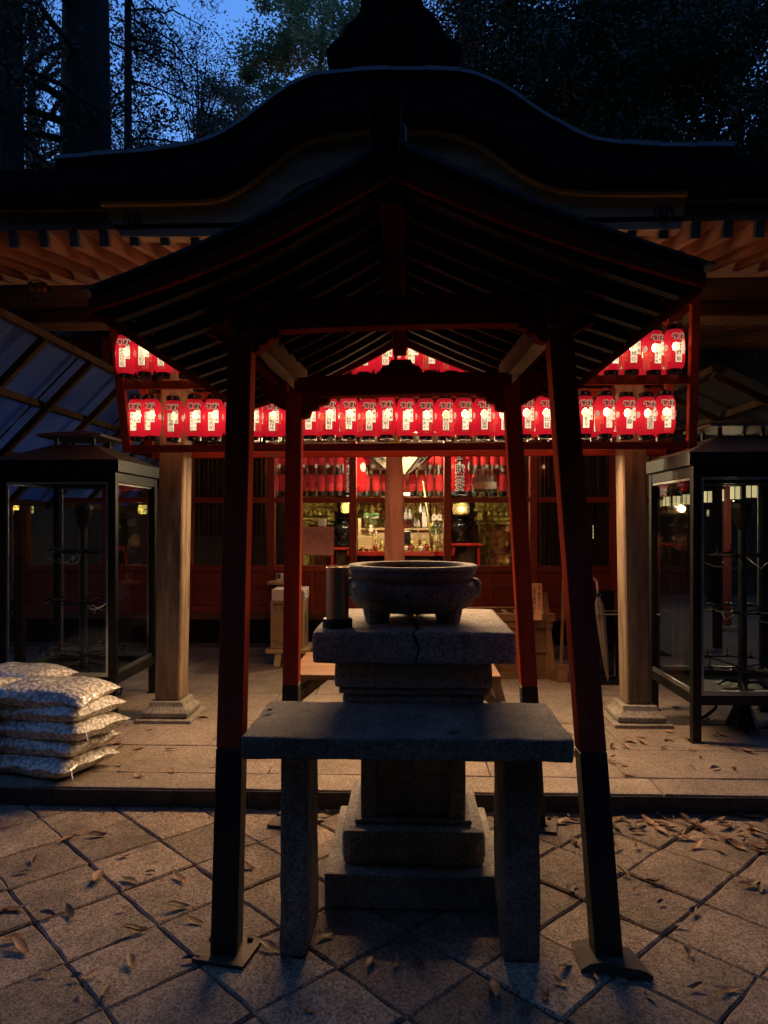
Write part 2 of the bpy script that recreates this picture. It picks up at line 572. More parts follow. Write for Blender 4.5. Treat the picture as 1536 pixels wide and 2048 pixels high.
M['lamp_cream_dim'] = paper('lamp_cream_dim', (1.0, 0.78, 0.45), 0.42, 0.0, 0, 0.3)
M['lamp_gold'] = paper('lamp_gold', (1.0, 0.75, 0.25), 0.8, 0.0)
M['sheet'] = plastic_sheet('sheet', (0.13, 0.20, 0.46))
M['sheet_old'] = plastic_sheet('sheet_old', (0.13, 0.125, 0.12))
M['cable'] = pm('cable', (0.02, 0.02, 0.02), 0.5, 0.2)
M['gravel'] = pm('gravel', (0.12, 0.09, 0.065), 0.9, 0.6, 30, 60, 1.0)
M['hill'] = pm('hill', (0.03, 0.035, 0.02), 0.95, 0.5, 1, 4, 0.8)
M['ornament_black'] = pm('ornament_black', (0.004, 0.004, 0.004), 0.9, 0.3)
for k_ in ('ornament_black', 'thatch'): M[k_].node_tree.nodes['Principled BSDF'].inputs['Specular IOR Level'].default_value = 0.1
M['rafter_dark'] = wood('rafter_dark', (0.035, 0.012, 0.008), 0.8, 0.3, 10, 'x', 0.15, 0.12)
M['bark'] = pm('bark', (0.018, 0.014, 0.011), 0.9, 0.5, 6, 20, 0.8, 0, (1, 1, 0.2))
M['bark_grey'] = pm('bark_grey', (0.13, 0.13, 0.12), 0.9, 0.4, 5, 20, 0.6, 0, (1, 1, 0.4))
M['cedar_leaf'] = leafmat('cedar_leaf', (0.02, 0.032, 0.018), (0.04, 0.055, 0.028), 0.15)
M['broad_leaf'] = leafmat('broad_leaf', (0.13, 0.19, 0.08), (0.28, 0.36, 0.15), 0.6)
M['grey_leaf'] = leafmat('grey_leaf', (0.12, 0.16, 0.10), (0.24, 0.28, 0.18), 0.55)
M['dark_leaf'] = leafmat('dark_leaf', (0.025, 0.045, 0.02), (0.045, 0.07, 0.03), 0.2)
M['dry_leaf'] = pm('dry_leaf', (0.17, 0.085, 0.038), 0.55, 0.6, 25, 60, 0.4, 0, (1, 1, 1), 0.75)


def pebble_bag(name):
    m, n, b, o = new_mat(name)
    v = coords(n)
    vo = n.nodes.new("ShaderNodeTexVoronoi"); vo.inputs['Scale'].default_value = 44
    n.links.new(v, vo.inputs['Vector'])
    c = ramp(n, vo.outputs['Distance'], [(0.0, (0.84, 0.79, 0.70)), (0.38, (0.74, 0.69, 0.59)), (0.66, (0.32, 0.285, 0.23))])
    wr = tex_noise(n, v, 9, 5, 0.7)
    c = mixc(n, c, (0.66, 0.62, 0.55), ramp(n, wr, [(0.52, (0, 0, 0)), (0.72, (0.6, 0.6, 0.6))]))
    n.links.new(c, b.inputs['Base Color'])
    b.inputs['Roughness'].default_value = 0.35
    b.inputs['Coat Weight'].default_value = 0.6
    b.inputs['Coat Roughness'].default_value = 0.15
    inv = n.nodes.new("ShaderNodeMath"); inv.operation = 'SUBTRACT'; inv.inputs[0].default_value = 1
    n.links.new(vo.outputs['Distance'], inv.inputs[1])
    ad = n.nodes.new("ShaderNodeMath"); ad.operation = 'ADD'
    n.links.new(inv.outputs[0], ad.inputs[0]); n.links.new(wr, ad.inputs[1])
    bump(n, b, ad.outputs[0], 0.8, 0.008)
    return m


M['pebble_bag'] = pebble_bag('pebble_bag')


def worn(key, col, thr, scale, soft=.06, stretch=(1, 1, 1), amount=1.0):
    """chips, stains and dirt with a shape of their own"""
    n = M[key].node_tree
    b = n.nodes['Principled BSDF']
    src = b.inputs['Base Color'].links[0].from_socket
    v = coords(n, stretch)
    f = tex_noise(n, v, scale, 9, .72)
    fac = ramp(n, f, [(thr, (0, 0, 0)), (thr + soft, (amount,) * 3)])
    n.links.new(mixc(n, src, col, fac), b.inputs['Base Color'])


worn('red_paint', (0.20, 0.13, 0.08), .635, 9, .03, (1, 1, .35))
worn('red_paint_x', (0.12, 0.075, 0.045), .64, 9, .03, (.35, 1, 1))
worn('black_paint', (0.06, 0.05, 0.04), .60, 8, .08, (1, 1, .5))
worn('hall_red', (0.10, 0.03, 0.02), .62, 7, .06, (1, 1, .3))
worn('granite_dark', (0.07, 0.068, 0.05), .56, 4.5, .12, (1, 1, .5), .8)
worn('granite_cap', (0.12, 0.105, 0.08), .58, 5, .10, (1, 1, .4), .8)
worn('granite_pale', (0.07, 0.068, 0.05), .57, 4, .12, (1, 1, .5), .8)
worn('granite_bowl', (0.08, 0.075, 0.06), .54, 5, .14, (1, 1, .5), .8)
worn('paver', (0.10, 0.078, 0.058), .58, 5, .10, (1, 1, 1), .75)
worn('slab', (0.13, 0.10, 0.075), .60, 3.5, .12, (1, 1, 1), .7)
worn('old_wood', (0.07, 0.055, 0.04), .57, 4, .10, (1, 1, .25), .8)
worn('roof_metal', (0.07, 0.08, 0.05), .62, 6, .08)
worn('steel_plate', (0.16, 0.075, 0.035), .56, 14, .08)

# ------------------------------------------------------------------ lettering
_gl = {}


def glyph(ch, off=0.0):
    k = (ch, off)
    if k not in _gl:
        c = bpy.data.curves.new('glyph', 'FONT')
        c.body = ch
        c.resolution_u = 2
        c.offset = off
        o = bpy.data.objects.new('glyph', c)
        COL.objects.link(o)
        dg = bpy.context.evaluated_depsgraph_get()
        ev = o.evaluated_get(dg)
        me = ev.to_mesh()
        vs = [(v.co.x - 0.5, v.co.y - 0.38) for v in me.vertices]
        if vs and max(v[0] for v in vs) < 0.3:
            sh = (max(v[0] for v in vs) + min(v[0] for v in vs)) / 2
            vs = [(v[0] - sh, v[1]) for v in vs]
        _gl[k] = (vs, [tuple(p.vertices) for p in me.polygons])
        ev.to_mesh_clear()
        bpy.data.objects.remove(o)
        bpy.data.curves.remove(c)
    return _gl[k]


def letters(items, fn, off=0.0):
    """items: (char, u, v, size[, xscale]); fn maps u,v to a 3-D point"""
    m = MB()
    for it in items:
        ch, u, v, s = it[:4]
        xs = it[4] if len(it) > 4 else 1.0
        vs, fs = glyph(ch, off)
        m.add([fn(u + a * s * xs, v + b * s) for a, b in vs], fs)
    return m


def column_text(txt, u, v0, v1, size, xs=1.0):
    n = len(txt)
    step = (v0 - v1) / n
    s = min(size, step * 1.12)
    return [(c, u, v0 - (i + 0.5) * step, s, xs * size / s if s < size else xs) for i, c in enumerate(txt)]


# ================================================================== GROUND
ground = bx(-60, -30, -0.5, 60, 70, -0.022).build('ground', M['soil'])
tag(ground, kind='structure')

def slab_mesh(name, mat, sx, sy, th, ch=0.008, seed=0):
    rnd = random.Random(seed)
    m = MB()
    a, b = sx / 2, sy / 2
    j = lambda: rnd.uniform(-0.004, 0.004)
    lo = [(-a, -b), (a, -b), (a, b), (-a, b)]
    ring = []
    for i in range(4):
        x0, y0 = lo[i]; x1, y1 = lo[(i + 1) % 4]
        for k in range(4):
            t = k / 4
            ring.append((x0 + (x1 - x0) * t + j(), y0 + (y1 - y0) * t + j()))
    n = len(ring)
    vs = [(x, y, -th) for x, y in ring] + [(x, y, -ch + j() * .5) for x, y in ring] + \
         [(x * (1 - ch / a), y * (1 - ch / b), j() * .15) for x, y in ring]
    fs = []
    for l in range(2):
        for k in range(n):
            k2 = (k + 1) % n
            fs.append((l * n + k, l * n + k2, (l + 1) * n + k2, (l + 1) * n + k))
    fs.append(tuple(2 * n + k for k in range(n)))
    m.add(vs, fs)
    return m.mesh(name, mat)


PAV = 0.33
pav_meshes = [slab_mesh('paving_stone', M['paver'], PAV - 0.007, PAV - 0.007, 0.06, 0.007, s) for s in range(6)]
rp = random.Random(3)
for i in range(-12, 22):
    for k in range(-6, 22):
        u, v = 0.88 + (i - 0.5) * PAV, 0.89 + (k - 0.5) * PAV
        x, y = (u - v) / 2 ** .5, (u + v) / 2 ** .5
        if not (-2.6 < x < 2.6 and 1.35 < y < 3.95): continue
        link('paving_stone', rp.choice(pav_meshes), ground,
             (x + rp.uniform(-.003, .003), y + rp.uniform(-.003, .003), rp.uniform(-.006, .001)),
             (R(rp.uniform(-.5, .5)), R(rp.uniform(-.5, .5)), R(45 + 90 * rp.randrange(4) + rp.uniform(-.7, .7))))

# raised stone floor in front of the hall
STEP_Y, STEP_Z = 3.75, 0.10
platform = bx(-7, STEP_Y + 0.02, -0.4, 7, 7.9, STEP_Z - 0.05).build('stone_floor', M['soil'])
tag(platform, kind='structure')
rp = random.Random(11)
x = -4.6
while x < 4.4:
    wd = rp.uniform(0.95, 1.35)
    me = stone(-wd / 2 + .003, -.115, -.16, wd / 2 - .003, .115, 0, 0.012, 0.12, 0.004, int(x * 10)).mesh('kerb_stone', M['slab'])
    link('kerb_stone', me, platform, (x + wd / 2, STEP_Y + .115, STEP_Z))
    x += wd
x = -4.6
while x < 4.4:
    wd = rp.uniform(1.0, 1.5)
    me = stone(-wd / 2 + .003, -.006, -.13, wd / 2 - .003, .006, -.012, 0.003, 0.12, 0.002, int(x * 10)).mesh('riser_shade_slab', M['riser_shade'])  # thin slab over the kerb front; the step's shade put into its colour
    link('riser_shade_slab', me, platform, (x + wd / 2, STEP_Y - .004, STEP_Z))
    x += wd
slab_cache = {}
for (ya, yb) in ((3.984, 4.47), (4.474, 5.04), (5.046, 5.85), (5.854, 6.7), (6.704, 7.6)):
    x = -4.7 + rp.uniform(0, .6)
    while x < 4.6:
        wd = rp.choice((0.62, 0.74, 0.86))
        key = (round(yb - ya, 2), wd)
        if key not in slab_cache:
            slab_cache[key] = slab_mesh('floor_slab', M['slab'], wd - 0.005, (yb - ya) - 0.004, 0.05, 0.004, len(slab_cache))
        link('floor_slab', slab_cache[key], platform, (x + wd / 2, (ya + yb) / 2, STEP_Z + rp.uniform(-.003, .002)))
        x += wd

# gravelled yard to the right of the hall
yard = bx(2.9, 7.9, -0.02, 16, 22, 0.03).build('gravel_yard', M['gravel'])
tag(yard, kind='structure')

# wooded hillside to the right and behind
def hill_fn(u, v):
    x, y = -10 + 80 * u, 17 + 50 * v
    k = max(0, min(1, (x - 1) / 9)) ** 1.2
    z = k * (y - 17) * 0.62 + 0.5 * noise.noise(Vector((x * .2, y * .2, 0)))
    return (x, y, z - 0.3)
hill = MB().grid(hill_fn, 40, 25).build('hillside', M['hill'], smooth=True)
tag(hill, kind='structure')
# unseen bare slope added around the camera, its height set to block sky light
def bank_fn(u, v):
    a = R(198 + 170 * u)
    r = 8 + 16 * v
    z = 1.62 * 16 * v + 1.2 * noise.noise(Vector((math.cos(a) * 4, math.sin(a) * 4, v * 5)))
    return (r * math.cos(a), 4 + r * math.sin(a), z - .6)
bank = MB().grid(bank_fn, 60, 16).build('sky_block_bank', M['hill'], smooth=True)
tag(bank, kind='structure')

# ================================================================== PAVILION
pav = thing('incense_pavilion', (0.15, 3.0, 0), 'small red timber canopy on four splayed legs standing over the stone incense burner', 'pavilion')

def leg(fx, fy, tx, ty, tz, w0, w1, name='leg'):
    a, b = Vector((fx, fy, 0.012)), Vector((tx, ty, tz))
    k = 0.70 / (tz)
    mid = a.lerp(b, k)
    wm = w0 + (w1 - w0) * k
    o = MB().beam(mid, b, wm, wm, (0, 1, 0), w1, w1).build(name, M['red_paint'], pav, bevel=0.006)
    MB().beam(a, mid, w0 + .002, w0 + .002, (0, 1, 0), wm + .002, wm + .002).build('black_foot', M['black_paint'], o, bevel=0.006)
    return o

FLp, FRp = P(487, 600, 2.62), P(1109, 590, 2.62)
RLp, RRp = P(590, 800, 3.42), P(1022, 795, 3.42)
fl, fr = G(447, 1918), G(1216, 1926)
rl = Vector((P(583, 1400, 3.53).x * 1.46 - P(590, 800, 3.42).x * .46, 3.58, 0)); rr = Vector((P(1057, 1400, 3.53).x * 1.46 - P(1022, 795, 3.42).x * .46, 3.58, 0))
leg(fl.x, 2.49, FLp.x, 2.62, 2.36, .092, .086)
leg(fr.x, 2.49, FRp.x, 2.62, 2.38, .092, .086)
leg(rl.x, rl.y, RLp.x, 3.42, 2.12, .080, .076)
leg(rr.x, rr.y, RRp.x, 3.42, 2.14, .080, .076)
for (px, py), big in (((fl.x, 2.49), 0), ((rl.x, rl.y), 0), ((rr.x, rr.y), 0)):
    pl = stone(px - .09, py - .085, 0.001, px + .10, py + .085, 0.012, .003, .2, .0005).xform(
        Matrix.Translation((px, py, 0)) @ Matrix.Rotation(R(-12), 4, 'Z') @ Matrix.Translation((-px, -py, 0))).build('foot_plate', M['steel_plate'], pav)
    for sx, sy in ((-.065, .05), (.072, .05)):
        MB().lathe([(.011, .0), (.011, .008), (.006, .011)], 8, (px + sx, py + sy, .012)).build('bolt', M['black_iron'], pl)
# curved mat under the right front foot
def mat_fn(u, v):
    return (fr.x - .105 + .215 * u + .03 * (v - .5) * math.sin(u * 5), 2.40 + .16 * v + .015 * math.sin(u * 4 + 1), 0.010 + (0.03 * math.sin(math.pi * u) + .012 * noise.noise(Vector((u * 4, v * 4, 2)))) * (1 - .3 * v))
mm = MB().grid(mat_fn, 10, 4)
mm.grid(lambda u, v: (lambda q: (q[0], q[1] - .004 * (1 - v), q[2] * v))(mat_fn(u, 0)), 10, 1)
mm.build('rubber_mat', M['mat_brown'], pav, smooth=True)

# front tie beam with carved noses
zb0, zb1 = P(800, 664, 2.62).z, P(800, 600, 2.62).z
tilt = 0.018
def arch_beam(x0, x1, y, zlo, zhi, th, name, mat):
    up, lo = [], []
    for i in range(17):
        t = i / 16
        xx = x0 + (x1 - x0) * t
        s = tilt * (xx - 0.1)
        e = abs(2 * t - 1)
        up.append((xx, zhi + s + .012 * (1 - e ** 2)))
        lo.append((xx, zlo + s + .016 * (1 - e ** 4)))
    return MB().strip(up, lo, y - th / 2, y + th / 2).build(name, mat, pav, bevel=0.005)
arch_beam(FLp.x - .0, FRp.x + .0, 2.62, zb0, zb1, .075, 'tie_beam', M['red_paint_x'])
arch_beam(RLp.x, RRp.x, 3.42, P(800, 797, 3.42).z, P(800, 752, 3.42).z, .07, 'tie_beam', M['red_paint_x'])
for (q, yy, zc) in ((FLp, 2.62, (zb0 + zb1) / 2), (FRp, 2.62, (zb0 + zb1) / 2), (RLp, 3.42, 2.14), (RRp, 3.42, 2.14)):
    d = -1 if q.x < 0.1 else 1
    nz = [(0, .06), (.10, .06), (.125, .035), (.12, .0), (.10, -.02), (.105, -.045), (.07, -.06), (.03, -.085), (0, -.09)]
    MB().prism([(q.x + d * (.035 + a), zc + tilt * (q.x - .1) + b) for a, b in nz], yy - .032, yy + .032).build('beam_nose', M['red_paint_x'], pav)
# corner brackets beside the rear posts
for q, yy, d, zt in ((RLp, 3.42, 1, 2.10), (RRp, 3.42, -1, 2.11), (FLp, 2.62, 1, zb0 + .005), (FRp, 2.62, -1, zb0 + .015)):
    sc = 1.0 if yy > 3 else 0.75
    pr = [(0, .0), (.135, .0), (.125, -.022), (.085, -.03), (.075, -.05), (.045, -.055), (.035, -.085), (0, -.095)]
    MB().prism([(q.x + d * (.036 + a * sc), zt + b * sc + tilt * (q.x - .1)) for a, b in pr], yy - .03, yy + .03).build('corner_bracket', M['red_paint_x'], pav)
# side beams
for fq, rq in ((FLp, RLp), (FRp, RRp)):
    s = tilt * (fq.x - .1)
    a = Vector((fq.x * 1.0, 2.55, 2.235 + s)); b = Vector((rq.x, 3.62, 2.235 + s))
    d = (b - a).normalized()
    MB().beam(a, b, .065, .10).build('side_beam', M['bare_wood_y'], pav, bevel=0.004)
# king posts and strut
apx_f, apx_r = P(783, 335, 2.05), P(803, 690, 4.0)
kp = P(781, 500, 2.62)
MB().beam((kp.x + .005, 2.62, zb1 + .01), (kp.x - .002, 2.62, apx_f.z - .06), .072, .07, (0, 1, 0)).build('king_post', M['red_paint'], pav, bevel=.004)
kr = P(800, 700, 3.42)
MB().beam((kr.x, 3.42, 2.30), (kr.x - .003, 3.42, apx_f.z - .06), .065, .065, (0, 1, 0)).build('king_post', M['red_paint'], pav, bevel=.004)
kb = P(802, 754, 3.42)
strut = [(-.105, 0), (-.10, .03), (-.085, .05), (-.06, .055), (-.045, .08), (.045, .08), (.06, .055), (.085, .05), (.10, .03), (.105, 0)]
MB().prism([(kb.x + a, kb.z + b - .004) for a, b in strut], 3.39, 3.45).build('frog_leg_strut', M['red_paint_x'], pav)
# roof
RY0, RY1 = 2.05, 4.0
eL, eR = P(176, 596, RY0), P(1414, 546, RY0)
def roof_pt(side, t, y, lift=0.0):
    e = eL if side < 0 else eR
    ax, az = apx_f.x + (P(783, 335, RY0).x - apx_f.x), apx_f.z + .045
    x = ax + (e.x - ax) * t
    z = az + (e.z - az) * t - .035 * math.sin(math.pi * t) * (1 if side < 0 else .55)
    return Vector((x, y, z + lift))
NB = 5
for side in (-1, 1):
    for k in range(NB):                       # roof boards run along the ridge
        t0, t1 = k / NB + .002, (k + 1) / NB - .002
        m = MB()
        pts = [roof_pt(side, t0, 0), roof_pt(side, t1, 0), roof_pt(side, t1, 0, .022), roof_pt(side, t0, 0, .022)]
        m.prism([(p.x, p.z) for p in pts], RY0 + .02, RY1 - .02)
        m.build('roof_board', M['roof_metal'], pav)
    # metal covering
    up = [roof_pt(side, t / 10 * 1.02, 0, .042 - .014 * t / 10) for t in range(11)]
    lo = [roof_pt(side, t / 10 * 1.02, 0, .0225) for t in range(11)]
    MB().strip([(p.x, p.z) for p in up], [(p.x, p.z) for p in lo], RY0 - .015, RY1 + .015).build('roof_covering', M['roof_metal'], pav)
    # barge boards at both gables
    for yy in (RY0, RY1 - .03):
        up = [roof_pt(side, t / 10, 0, .0) for t in range(11)]
        lo = [roof_pt(side, t / 10, 0, -.07 + .034 * (t / 10)) for t in range(11)]
        MB().strip([(p.x, p.z) for p in up], [(p.x, p.z) for p in lo], yy, yy + .03).build('barge_board', M['red_paint_x'], pav, bevel=.003)
    # rafters across the slope
    n = 11
    for k in range(n):
        yy = RY0 + .12 + (RY1 - RY0 - .24) * k / (n - 1)
        up = [roof_pt(side, .02 + .94 * t / 6, 0, -.001) for t in range(7)]
        lo = [roof_pt(side, .02 + .94 * t / 6, 0, -.046) for t in range(7)]
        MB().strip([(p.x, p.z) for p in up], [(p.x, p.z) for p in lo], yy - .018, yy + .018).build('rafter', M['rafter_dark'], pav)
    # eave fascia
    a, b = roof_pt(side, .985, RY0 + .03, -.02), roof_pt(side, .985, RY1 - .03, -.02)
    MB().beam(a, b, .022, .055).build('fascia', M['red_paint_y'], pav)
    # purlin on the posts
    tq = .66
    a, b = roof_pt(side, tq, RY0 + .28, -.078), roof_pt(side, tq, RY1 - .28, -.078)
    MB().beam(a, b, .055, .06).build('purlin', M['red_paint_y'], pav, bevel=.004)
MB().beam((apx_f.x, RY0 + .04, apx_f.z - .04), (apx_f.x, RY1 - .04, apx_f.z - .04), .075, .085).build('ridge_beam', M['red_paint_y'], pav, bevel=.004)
MB().beam((apx_f.x, RY0 - .02, apx_f.z + .085), (apx_f.x, RY1 + .02, apx_f.z + .085), .085, .07).build('ridge_cap', M['roof_metal'], pav, bevel=.01)
q0, q1 = P(733, 198, 2.0), P(803, 312, 2.0)
MB().prism([(q0.x, q0.z), (q0.x + .055, q0.z + .006), (q1.x - .012, q0.z - .008), (q1.x, q0.z - .022), (q1.x - .006, q1.z - .01), (q0.x + .018, q1.z - .01)], 1.96, 2.06).build('ridge_end_block', M['ornament_black'], pav, bevel=.004)

# ================================================================== PEDESTAL + BURNER
pc = P(826, 1300, 2.95).x
PY = 3.12
ped = thing('stone_pedestal', (pc, PY, 0), 'tiered granite pedestal with a cracked square top slab carrying the incense burner', 'pedestal')
def tier(hw, hd, z0, z1, name, mat, bev=.012, seed=0, taper=0.0):
    return stone(pc - hw, PY - hd, z0, pc + hw, PY + hd, z1, bev, .07, .003, seed, taper).build(name, mat, ped, smooth=False)
tier(.345, .34, 0.0, .135, 'base_course', M['granite_pale'], .01, 1)
tier(.285, .285, .137, .285, 'plinth', M['granite_pale'], .035, 2)
tier(.235, .235, .287, .305, 'plinth_step', M['granite_pale'], .006, 3)
tier(.213, .20, .307, .70, 'shaft', M['granite_pale'], .008, 4)
for sx in (-1, 1):
    stone(pc + sx * .18 - .032, PY - .216, .307, pc + sx * .18 + .032, PY - .196, .70, .005, .1, .001, 5).build('shaft_border', M['granite_pale'], ped)
tier(.225, .225, .702, .738, 'necking', M['granite_mid'], .006, 16)
tier(.252, .252, .740, .776, 'lower_moulding', M['granite_mid'], .012, 6)
tier(.282, .282, .778, .822, 'middle_moulding', M['granite_mid'], .018, 7)
tier(.294, .294, .824, .846, 'fillet', M['granite_mid'], .005, 17)
tier(.310, .310, .848, .955, 'upper_moulding', M['granite_mid'], .02, 8)
cw = .388
capz0, capz1 = .958, 1.082
m1 = stone(pc - cw, PY - .38, capz0, pc + .012, PY + .38, capz1, .014, .05, .004, 9)
m2 = stone(pc + .0135, PY - .38, capz0, pc + cw, PY + .38, capz1, .014, .05, .004, 10)
for m in (m1, m2):
    for p in m.v:
        if abs(p.x - pc - .013) < .02:
            p.x += .018 * noise.noise(Vector((p.y * 9, p.z * 22, 3))) - (.008 if p.z > capz1 - .03 and m is m1 else 0)
m1.build('cap_slab', M['granite_cap'], ped); m2.build('cap_slab', M['granite_cap'], ped)

bc = P(825, 1130, 3.10)
RZ = bc.z
bz0 = capz1 + .003
brn = thing('incense_burner', (bc.x, 3.10, bz0), 'round weathered stone incense burner on three stub feet with a lug on its side', 'incense burner')
rp_ = .279
prof = [(.12, bz0 + .042), (.215, bz0 + .046), (.252, bz0 + .066), (.270, bz0 + .10), (.274, bz0 + .135), (.266, bz0 + .160), (.254, bz0 + .168), (.257, bz0 + .178), (.268, bz0 + .184),
        (.273, RZ - .012), (.270, RZ - .0125), (.222, RZ - .0125), (.222, RZ - .05), (.21, RZ - .06), (.001, RZ - .06)]
mb = MB().lathe(prof, 40, (bc.x, 3.10, 0), cap=True)
for p in mb.v:
    q = p * 14
    p += Vector((noise.noise(q), noise.noise(q + Vector((5, 5, 5))), noise.noise(q + Vector((0, 7, 1))) * .5)) * .004
mb.build('bowl', M['granite_bowl'], brn, smooth=True)
MB().lathe([(.225, RZ - .012), (.2745, RZ - .012), (rp_, RZ - .006), (rp_ - .002, RZ + .001), (rp_ - .007, RZ + .004), (.236, RZ + .004), (.228, RZ), (.225, RZ - .012)], 48, (bc.x, 3.10, 0), cap=False).build('rim', M['granite_rim'], brn, smooth=True)
MB().lathe([(.215, RZ - .058), (.10, RZ - .050), (.001, RZ - .045)], 24, (bc.x, 3.10, 0), cap=False).build('ash_bed', M['ash'], brn, smooth=True)
for a in (-90 - 53, -90 + 53, 90):
    fx, fy = bc.x + .185 * math.cos(R(a)), 3.10 + .185 * math.sin(R(a))
    MB().lathe([(.048, bz0 + .001), (.052, bz0 + .02), (.058, bz0 + .045), (.062, bz0 + .07)], 12, (fx, fy, 0)).build('foot', M['granite_bowl'], brn, smooth=False)
for sx in (-1, 1):
    lx = bc.x + sx * .262
    m = MB().lathe([(.012, bz0 + .09), (.028, bz0 + .10), (.034, bz0 + .13), (.03, bz0 + .16), (.02, bz0 + .175)], 12, (lx, 3.10, 0), sx=1.0, sy=1.6)
    m.build('lug', M['granite_bowl'], brn, smooth=True)
for i in range(14):      # worn studs round the belly
    a = R(-90 + (i - 6.5) * 11.5)
    c = Vector((bc.x + .268 * math.cos(a), 3.10 + .268 * math.sin(a), bz0 + .125))
    MB().lathe([(.011, -.006), (.010, .003), (.001, .007)], 8).xform(Matrix.Translation(c) @ Matrix.Rotation(a + math.pi / 2, 4, 'Z') @ Matrix.Rotation(R(90), 4, 'X')).build('stud', M['granite_bowl'], brn, smooth=True)

cc = P(675, 1265, 2.86)
can = thing('incense_canister', (cc.x, 2.86, capz1), 'tall brushed metal cylinder on a round base at the left edge of the pedestal slab', 'canister')
z = capz1 + .003
MB().lathe([(.060, z), (.060, z + .028), (.056, z + .033), (.047, z + .034)], 28, (cc.x, 2.86, 0)).build('base_ring', M['black_iron'], can, smooth=False)
zt = P(675, 1134, 2.86).z
MB().lathe([(.0455, z + .034), (.0455, zt - .006), (.0468, zt - .006), (.0468, zt), (.043, zt), (.043, zt - .03), (.001, zt - .03)], 32, (cc.x, 2.86, 0)).build('tube', M['steel'], can, smooth=False)

# ================================================================== STONE BENCH TABLE
b0 = P(479, 1478, 2.36); b1 = P(1152, 1480, 2.36)
tz = .787
tab = thing('stone_offering_table', ((b0.x + b1.x) / 2, 2.6, 0), 'long low granite slab table on two block legs standing before the incense burner', 'stone table')
stone(b0.x + .002, 2.37, tz - .075, b1.x - .002, 2.86, tz, .01, .05, .005, 21).build('table_slab', M['granite_dark'], tab)
for (xa, xb, ya) in ((560, 613, 2.46), (1009, 1082, 2.46)):
    a, b = G(xa, 1915), G(xb, 1915)
    stone(P(xa, 1900, ya).x, ya, 0.0, P(xb, 1900, ya).x, ya + .32, tz - .078, .012, .06, .006, xa).build('leg', M['granite_dark'], tab)
# ================================================================== HALL (shrine building)
hall = thing('shrine_hall', (0, 7.5, 0), 'red timber shrine hall with a black undulating gable roof over its porch', 'shrine hall')

# porch columns on stone bases
CY = 5.13
for (pl, pr, lean) in ((309, 359, 1), (1255, 1303, -1)):
    a, b = P(pl, 1385, CY - .1), P(pr, 1385, CY - .1)
    xc = (a.x + b.x) / 2
    wd = (b.x - a.x) + .01
    col = MB().beam((xc, CY, .235), (xc + lean * .05, CY, 3.05), wd, wd, (0, 1, 0), wd * .97, wd * .97).build('column', M['old_wood'], hall, bevel=.018)
    prof = []
    m = MB()
    rows = [(.155, .125), (.165, .14), (.165, .165), (.145, .18), (.125, .20), (.118, .235)]
    vs, fs = [], []
    for hw, zz in rows:
        vs += [(xc - hw, CY - hw, zz), (xc + hw, CY - hw, zz), (xc + hw, CY + hw, zz), (xc - hw, CY + hw, zz)]
    for i in range(len(rows) - 1):
        for k in range(4):
            k2 = (k + 1) % 4
            fs.append((i * 4 + k, i * 4 + k2, i * 4 + 4 + k2, i * 4 + 4 + k))
    fs += [(3, 2, 1, 0), tuple(len(rows) * 4 - 4 + k for k in range(4))]
    m.add(vs, fs)
    m.build('base_stone', M['granite_pale'], col, bevel=.006)
    stone(xc - .2, CY - .2, .09, xc + .2, CY + .2, .124, .006, .1, .002, pl).build('base_plate', M['granite_pale'], col)
    # bearing block on top of the column
    m = MB().box(xc + lean * .05 - .16, CY - .16, 3.05, xc + lean * .05 + .16, CY + .16, 3.17)
    m.build('bearing_block', M['grey_wood_x'], hall, bevel=.02)

# porch cross beams with noses that poke out beyond the columns
for sgn, (xa, xb) in ((-1, (-3.1, -1.50)), (1, (1.62, 3.2))):
    MB().box(xa, CY - .10, 3.02, xb, CY + .10, 3.195).build('cross_beam', M['grey_wood_x'], hall, bevel=.015)
    MB().box(xa + (.35 if sgn > 0 else 0), CY - .12, 2.92, xb + (.0 if sgn > 0 else .0), CY + .12, 3.017).build('lower_beam', M['beam_wood_x'], hall, bevel=.01)
MB().box(-1.45, CY - .09, 2.90, 1.55, CY + .09, 3.14).build('cross_beam', M['beam_wood_x'], hall, bevel=.015)

# eave rafters with metal end caps, rising towards the hall
ZR0 = P(330, 474, 4.0).z
raf = MB().beam((0, 4.02, ZR0), (0, 13.5, ZR0 + .62 / 3.58 * 9.48), .045, .085)
raf_me = raf.mesh('rafter', M['rafter_wood'])
cap_me = MB().beam((0, 3.995, ZR0 - .002), (0, 4.03, ZR0 + .004), .049, .089).mesh('end_cap', M['cap_metal'])
xr = P(208, 474, 4.0).x - 0.1735 * 12
XR = 6.8
o0 = org(hall)
for i in range(70):
    xx = xr + .1735 * i
    if xx > XR: break
    r_ = link('rafter', raf_me, hall, (xx - o0.x, -o0.y, 0))
    link('end_cap', cap_me, r_, (0, 0, 0))
def sheath(y):
    return ZR0 + .0435 + .62 / 3.58 * (y - 4.02)
for k in range(16):
    ya, yb = 3.98 + .61 * k, 3.98 + .61 * (k + 1) - .004
    MB().add([(-4.2, ya, sheath(ya) + .002), (XR, ya, sheath(ya) + .002), (XR, yb, sheath(yb) + .002), (-4.2, yb, sheath(yb) + .002),
              (-4.2, ya, sheath(ya) + .03), (XR, ya, sheath(ya) + .03), (XR, yb, sheath(yb) + .03), (-4.2, yb, sheath(yb) + .03)],
             [(0, 3, 2, 1), (4, 5, 6, 7), (0, 1, 5, 4), (1, 2, 6, 5), (2, 3, 7, 6), (3, 0, 4, 7)]).build('sheathing_board', M['sheath_wood'], hall)

